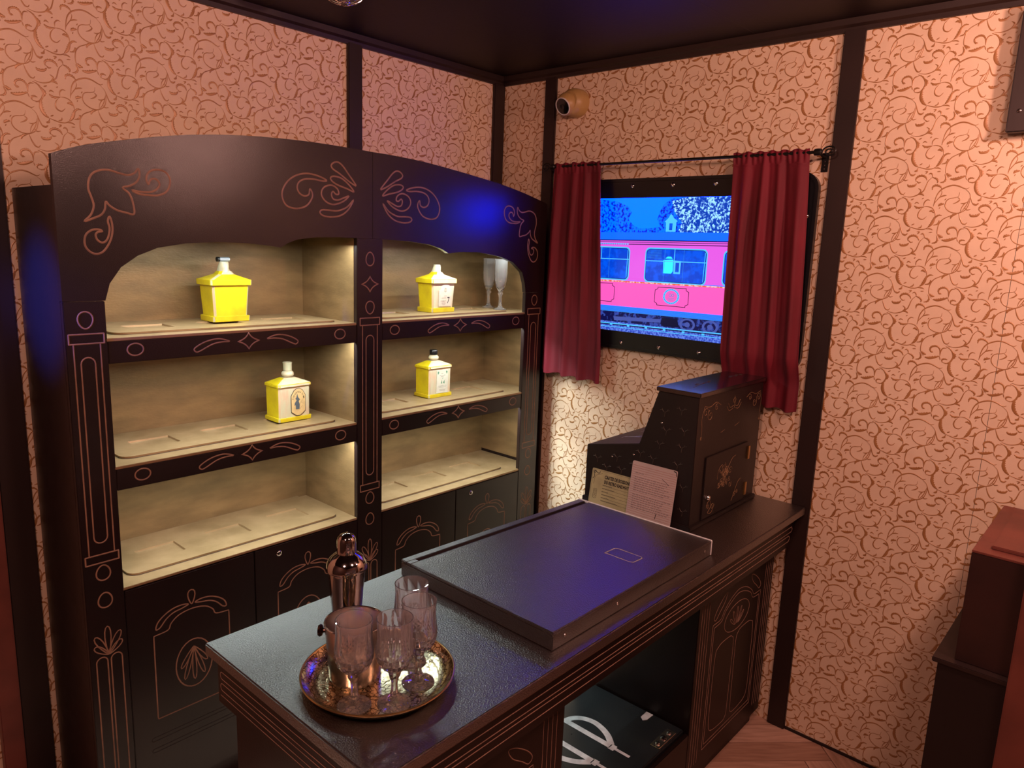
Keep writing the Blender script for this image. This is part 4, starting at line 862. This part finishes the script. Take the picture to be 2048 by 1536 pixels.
# ------------------------------------------------------------------ glassware
def cut(rows, amp):
    return lambda i, j: 1+(amp if (i+j) % 2 else -amp) if j in rows else 1
def flute_thing(loc, label):
    t = thing('champagne_flute', label, 'glass', loc, group='champagne flutes')
    out = [(0, .0003), (.029, .0003), (.0295, .002), (.016, .007), (.0095, .013), (.0075, .022), (.0062, .045), (.0075, .062), (.0115, .068), (.0105, .072), (.0085, .076)]
    MB().lathe(out+[(0, .0765)], seg=20).build('stem', crystal, t, smooth=True, local=True, angle=50)
    bo = [(.0085, .0766), (.014, .086), (.019, .097), (.0215, .104), (.0235, .112), (.0250, .120), (.0262, .128), (.0272, .137), (.0277, .147), (.0278, .158), (.0280, .190), (.0284, .217), (.0268, .217), (.0262, .190), (.0258, .158), (.0235, .125), (.016, .098), (0, .086)]
    MB().lathe(bo, seg=24, rfun=cut((2, 3, 4, 5, 6, 7, 8), .040)).build('bowl', crystal, t, smooth=True, local=True, angle=18)
    return t
flute_thing((-.228, -.165, S1), 'cut crystal champagne flute on the top right shelf, the left one set further back')
flute_thing((-.262, -.268, S1), 'cut crystal champagne flute nearest the end of the top right shelf, partly behind the arch')

TR = (-1.752, -1.338, CT)
tray = thing('serving_tray', 'round engraved brass tray holding goblets and an ice bucket', 'tray', (TR[0], TR[1], CT+.0003))
tm, N_, L_, b_ = node_mat('engraved_tray_metal')
b_.inputs['Base Color'].default_value = (.66, .60, .40, 1); b_.inputs['Metallic'].default_value = 1; b_.inputs['Roughness'].default_value = .17
tc = N_.new('ShaderNodeTexCoord'); vo = N_.new('ShaderNodeTexVoronoi'); vo.inputs['Scale'].default_value = 95; vo.feature = 'DISTANCE_TO_EDGE'
L_.new(tc.outputs['Object'], vo.inputs['Vector']); wv = N_.new('ShaderNodeTexWave'); wv.wave_type = 'RINGS'; wv.rings_direction = 'Z'; wv.inputs['Scale'].default_value = 22; wv.inputs['Distortion'].default_value = 3.5; wv.inputs['Detail'].default_value = 2; wv.inputs['Detail Scale'].default_value = 6
L_.new(tc.outputs['Object'], wv.inputs['Vector']); mx = N_.new('ShaderNodeMath'); mx.operation = 'MULTIPLY'; mx.use_clamp = True
st = N_.new('ShaderNodeMath'); st.operation = 'LESS_THAN'; st.inputs[1].default_value = .085; L_.new(vo.outputs['Distance'], st.inputs[0])
L_.new(st.outputs[0], mx.inputs[0]); L_.new(wv.outputs['Fac'], mx.inputs[1])
bp = N_.new('ShaderNodeBump'); bp.inputs['Strength'].default_value = .5; bp.inputs['Distance'].default_value = .0012; bp.invert = True
ad = N_.new('ShaderNodeMath'); ad.operation = 'ADD'; ad.inputs[1].default_value = .35; ad.use_clamp = True; L_.new(wv.outputs['Fac'], ad.inputs[0]); L_.new(ad.outputs[0], mx.inputs[1]); L_.new(mx.outputs[0], bp.inputs['Height']); L_.new(bp.outputs[0], b_.inputs['Normal'])
cm = N_.new('ShaderNodeMix'); cm.data_type = 'RGBA'; cm.inputs[6].default_value = (.66, .60, .40, 1); cm.inputs[7].default_value = (.20, .14, .07, 1); L_.new(mx.outputs[0], cm.inputs[0]); L_.new(cm.outputs[2], b_.inputs['Base Color'])
MB().lathe([(0, .0), (.122, .0), (.138, .004), (.150, .016), (.1540, .021), (.1545, .023), (.1525, .0235), (.147, .0175), (.135, .0075), (.121, .0038), (0, .0035)], seg=72).build('dish', tm, tray, smooth=True, local=True, angle=50)
MB().tube([(.1542*math.cos(t), .1542*math.sin(t), .0232) for t in np.linspace(0, 2*math.pi, 73)], .0020, 8, cap=False).build('rim', brass, tray, smooth=True, local=True)
GZ = CT+.0003+.0037
def goblet(loc, label, rz):
    t = thing('crystal_goblet', label, 'glass', loc, rz, group='cut crystal goblets on the tray')
    ft = [(0, 0), (.0325, 0), (.0332, .0018), (.022, .0045), (.0135, .0080), (.0125, .013), (.0085, .018), (.0068, .028), (.0060, .042), (.0072, .054), (.0110, .061), (.0118, .066), (.0095, .070)]
    MB().lathe(ft+[(0, .0705)], seg=16, rfun=lambda i, j: 1+(.06 if i % 2 else -.06) if 4 <= j <= 11 else 1).build('stem', crystal, t, smooth=True, local=True, angle=22)
    SG = 40
    low = [(.0095, .0706)]+[(float(np.interp(z, [.0706, .076, .083, .092, .101, .110, .120], [.0095, .020, .0275, .0325, .0352, .0362, .0362])), float(z)) for z in np.linspace(.075, .118, 9)]
    upp = [(.0355, .128), (.0346, .140), (.0341, .152), (.0342, .164), (.0350, .178), (.0352, .1800)]
    inn = [(.0332, .1800), (.0322, .164), (.0321, .150), (.0330, .128), (.0322, .108), (.0270, .093), (.016, .084), (0, .080)]
    nl, nu_ = len(low), len(upp)
    def rf(i, j):
        if 1 <= j < nl: return 1+(.036 if (i//2+j) % 2 else -.030)
        if nl <= j < nl+nu_-2: return 1-.040*abs(math.sin(math.pi*(i % 4)/4))+.012
        return 1
    MB().lathe(low+upp+inn, seg=SG, rfun=rf).build('bowl', crystal, t, smooth=True, local=True, angle=12)
    return t
g0 = goblet((-1.843, -1.380, GZ), 'cut crystal goblet in front of the steel ice bucket', 0)
for loc, lab, rz in (((-1.784, -1.428, GZ), 'cut crystal goblet at the middle front of the tray', .3), ((-1.706, -1.408, GZ), 'cut crystal goblet at the right of the tray, in front of the rearmost', .7), ((-1.668, -1.340, GZ), 'rearmost cut crystal goblet, half hidden behind another near the hatch', 1.1)): dup(g0, loc, rz, lab)

# ------------------------------------------------------------------ ice bucket and shaker
bk = thing('ice_bucket', 'small brushed steel ice bucket with round side handles on the tray', 'bucket', (-1.781, -1.298, GZ))
MB().lathe([(0, 0), (.050, 0), (.0515, .003), (.0520, .010), (.0585, .098), (.0595, .118), (.0612, .1195), (.0612, .122), (.0590, .1225), (.0572, .117), (.0500, .008), (0, .006)], seg=56).build('pail', steel, bk, smooth=True, local=True, angle=40)
MB().tube([(.0597*math.cos(t), .0597*math.sin(t), .1215) for t in np.linspace(0, 2*math.pi, 57)], .0018, 8, cap=False).build('rolled_rim', chrome, bk, smooth=True, local=True)
for s in (1, -1):
    a = math.radians(134) if s > 0 else math.radians(-46); ca, sa = math.cos(a), math.sin(a)
    k = MB().lathe([(.004, 0), (.0045, .006), (.010, .008), (.0125, .012), (.0105, .016), (0, .017)], (0, 0, 0), 18, axis='X'); k.v = [((.0575+x)*ca-y*sa, (.0575+x)*sa+y*ca, .099+z) for x, y, z in k.v]; k.build('knob_handle', M('dark_bronze_knob', (.10, .06, .05), .2, metal=1) if s > 0 else bpy.data.materials['dark_bronze_knob'], bk, smooth=True, local=True)
sh = thing('cocktail_shaker', 'polished steel cocktail shaker standing behind the tray', 'shaker', (-1.668, -1.112, CT+.0003))
MB().lathe([(0, 0), (.0300, 0), (.0315, .002), (.0330, .02), (.0400, .110), (.0420, .134), (.0420, .1365), (0, .1365)], seg=48).build('cup', mirror, sh, smooth=True, local=True, angle=40)
MB().lathe([(.0435, .1370), (.0470, .1395), (.0475, .1425), (.0465, .1500), (.0440, .1580), (.0385, .1665), (.0305, .1735), (.0225, .1778), (.0205, .1795), (0, .1795)], seg=48).build('strainer_top', mirror, sh, smooth=True, local=True, angle=40)
MB().lathe([(.0225, .1800), (.0228, .184), (.0218, .208), (.0205, .214), (.0165, .2205), (.009, .2245), (0, .2255)], seg=40).build('cap', mirror, sh, smooth=True, local=True, angle=40)

# ------------------------------------------------------------------ right edge furniture
st_ = thing('side_stand', 'black painted stand with a thin top ledge against the papered wall', 'stand', (-.26, -2.40, 0))
dk = M('black_brown_paint', (.010, .005, .005), .45, spec=.4)
B('body', dk, st_, -.508, -.010, -2.69, -2.116, 0, .7345, .002); B('top_ledge', trimp, st_, -.522, -.008, -2.70, -2.104, .735, .748, .002)
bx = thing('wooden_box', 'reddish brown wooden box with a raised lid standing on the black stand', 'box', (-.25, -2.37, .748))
B('body', M('shaded_red_wood', (.030, .008, .006), .45, var=.3, vscale=9), bx, -.495, -.012, -2.60, -2.150, .7485, 1.048, .002); B('top_board', red_wood, bx, -.495, -.012, -2.60, -2.150, 1.0482, 1.054, .001); ld = B('lid_panel', red_wood, bx, -.452, -.050, -2.56, -2.185, 1.0542, 1.064, .002)  # body colour darkened to carry the shade on the box's unlit sides
MB().tube([(-.30+.018*math.cos(t), -2.262+.018*math.sin(t), 1.066) for t in np.linspace(0, 2*math.pi, 25)], .003, 8, cap=False).build('ring_pull', chrome, ld, smooth=True)
up_ = thing('upright_panel', 'reddish brown upright wooden panel at the far right edge in front of the stand', 'panel', (-.57, -2.42, 0))
B('board', red_wood, up_, -.585, -.560, -2.60, -2.276, 0, 1.16, .003); B('rail', red_wood, up_, -.5595, -.545, -2.60, -2.30, .02, 1.10, .002)
wb = thing('wall_panel', 'dark brown framed panel hung high on the right of the papered wall', 'panel', (-.03, -2.3, 2.14))
B('board', trimp, wb, -.050, -.001, -2.60, -2.008, 2.143, 2.478, .003); B('bottom_rail', trimp, wb, -.0555, -.0505, -2.60, -2.010, 2.145, 2.156, .001)
k = MB().lathe([(.006, 0), (.005, .002), (0, .003)], (0, 0, 0), 12, axis='X'); k.v = [(-.0505-a, -2.035+b, 2.20+c) for a, b, c in k.v]; k.build('screw', chrome, wb, smooth=True)
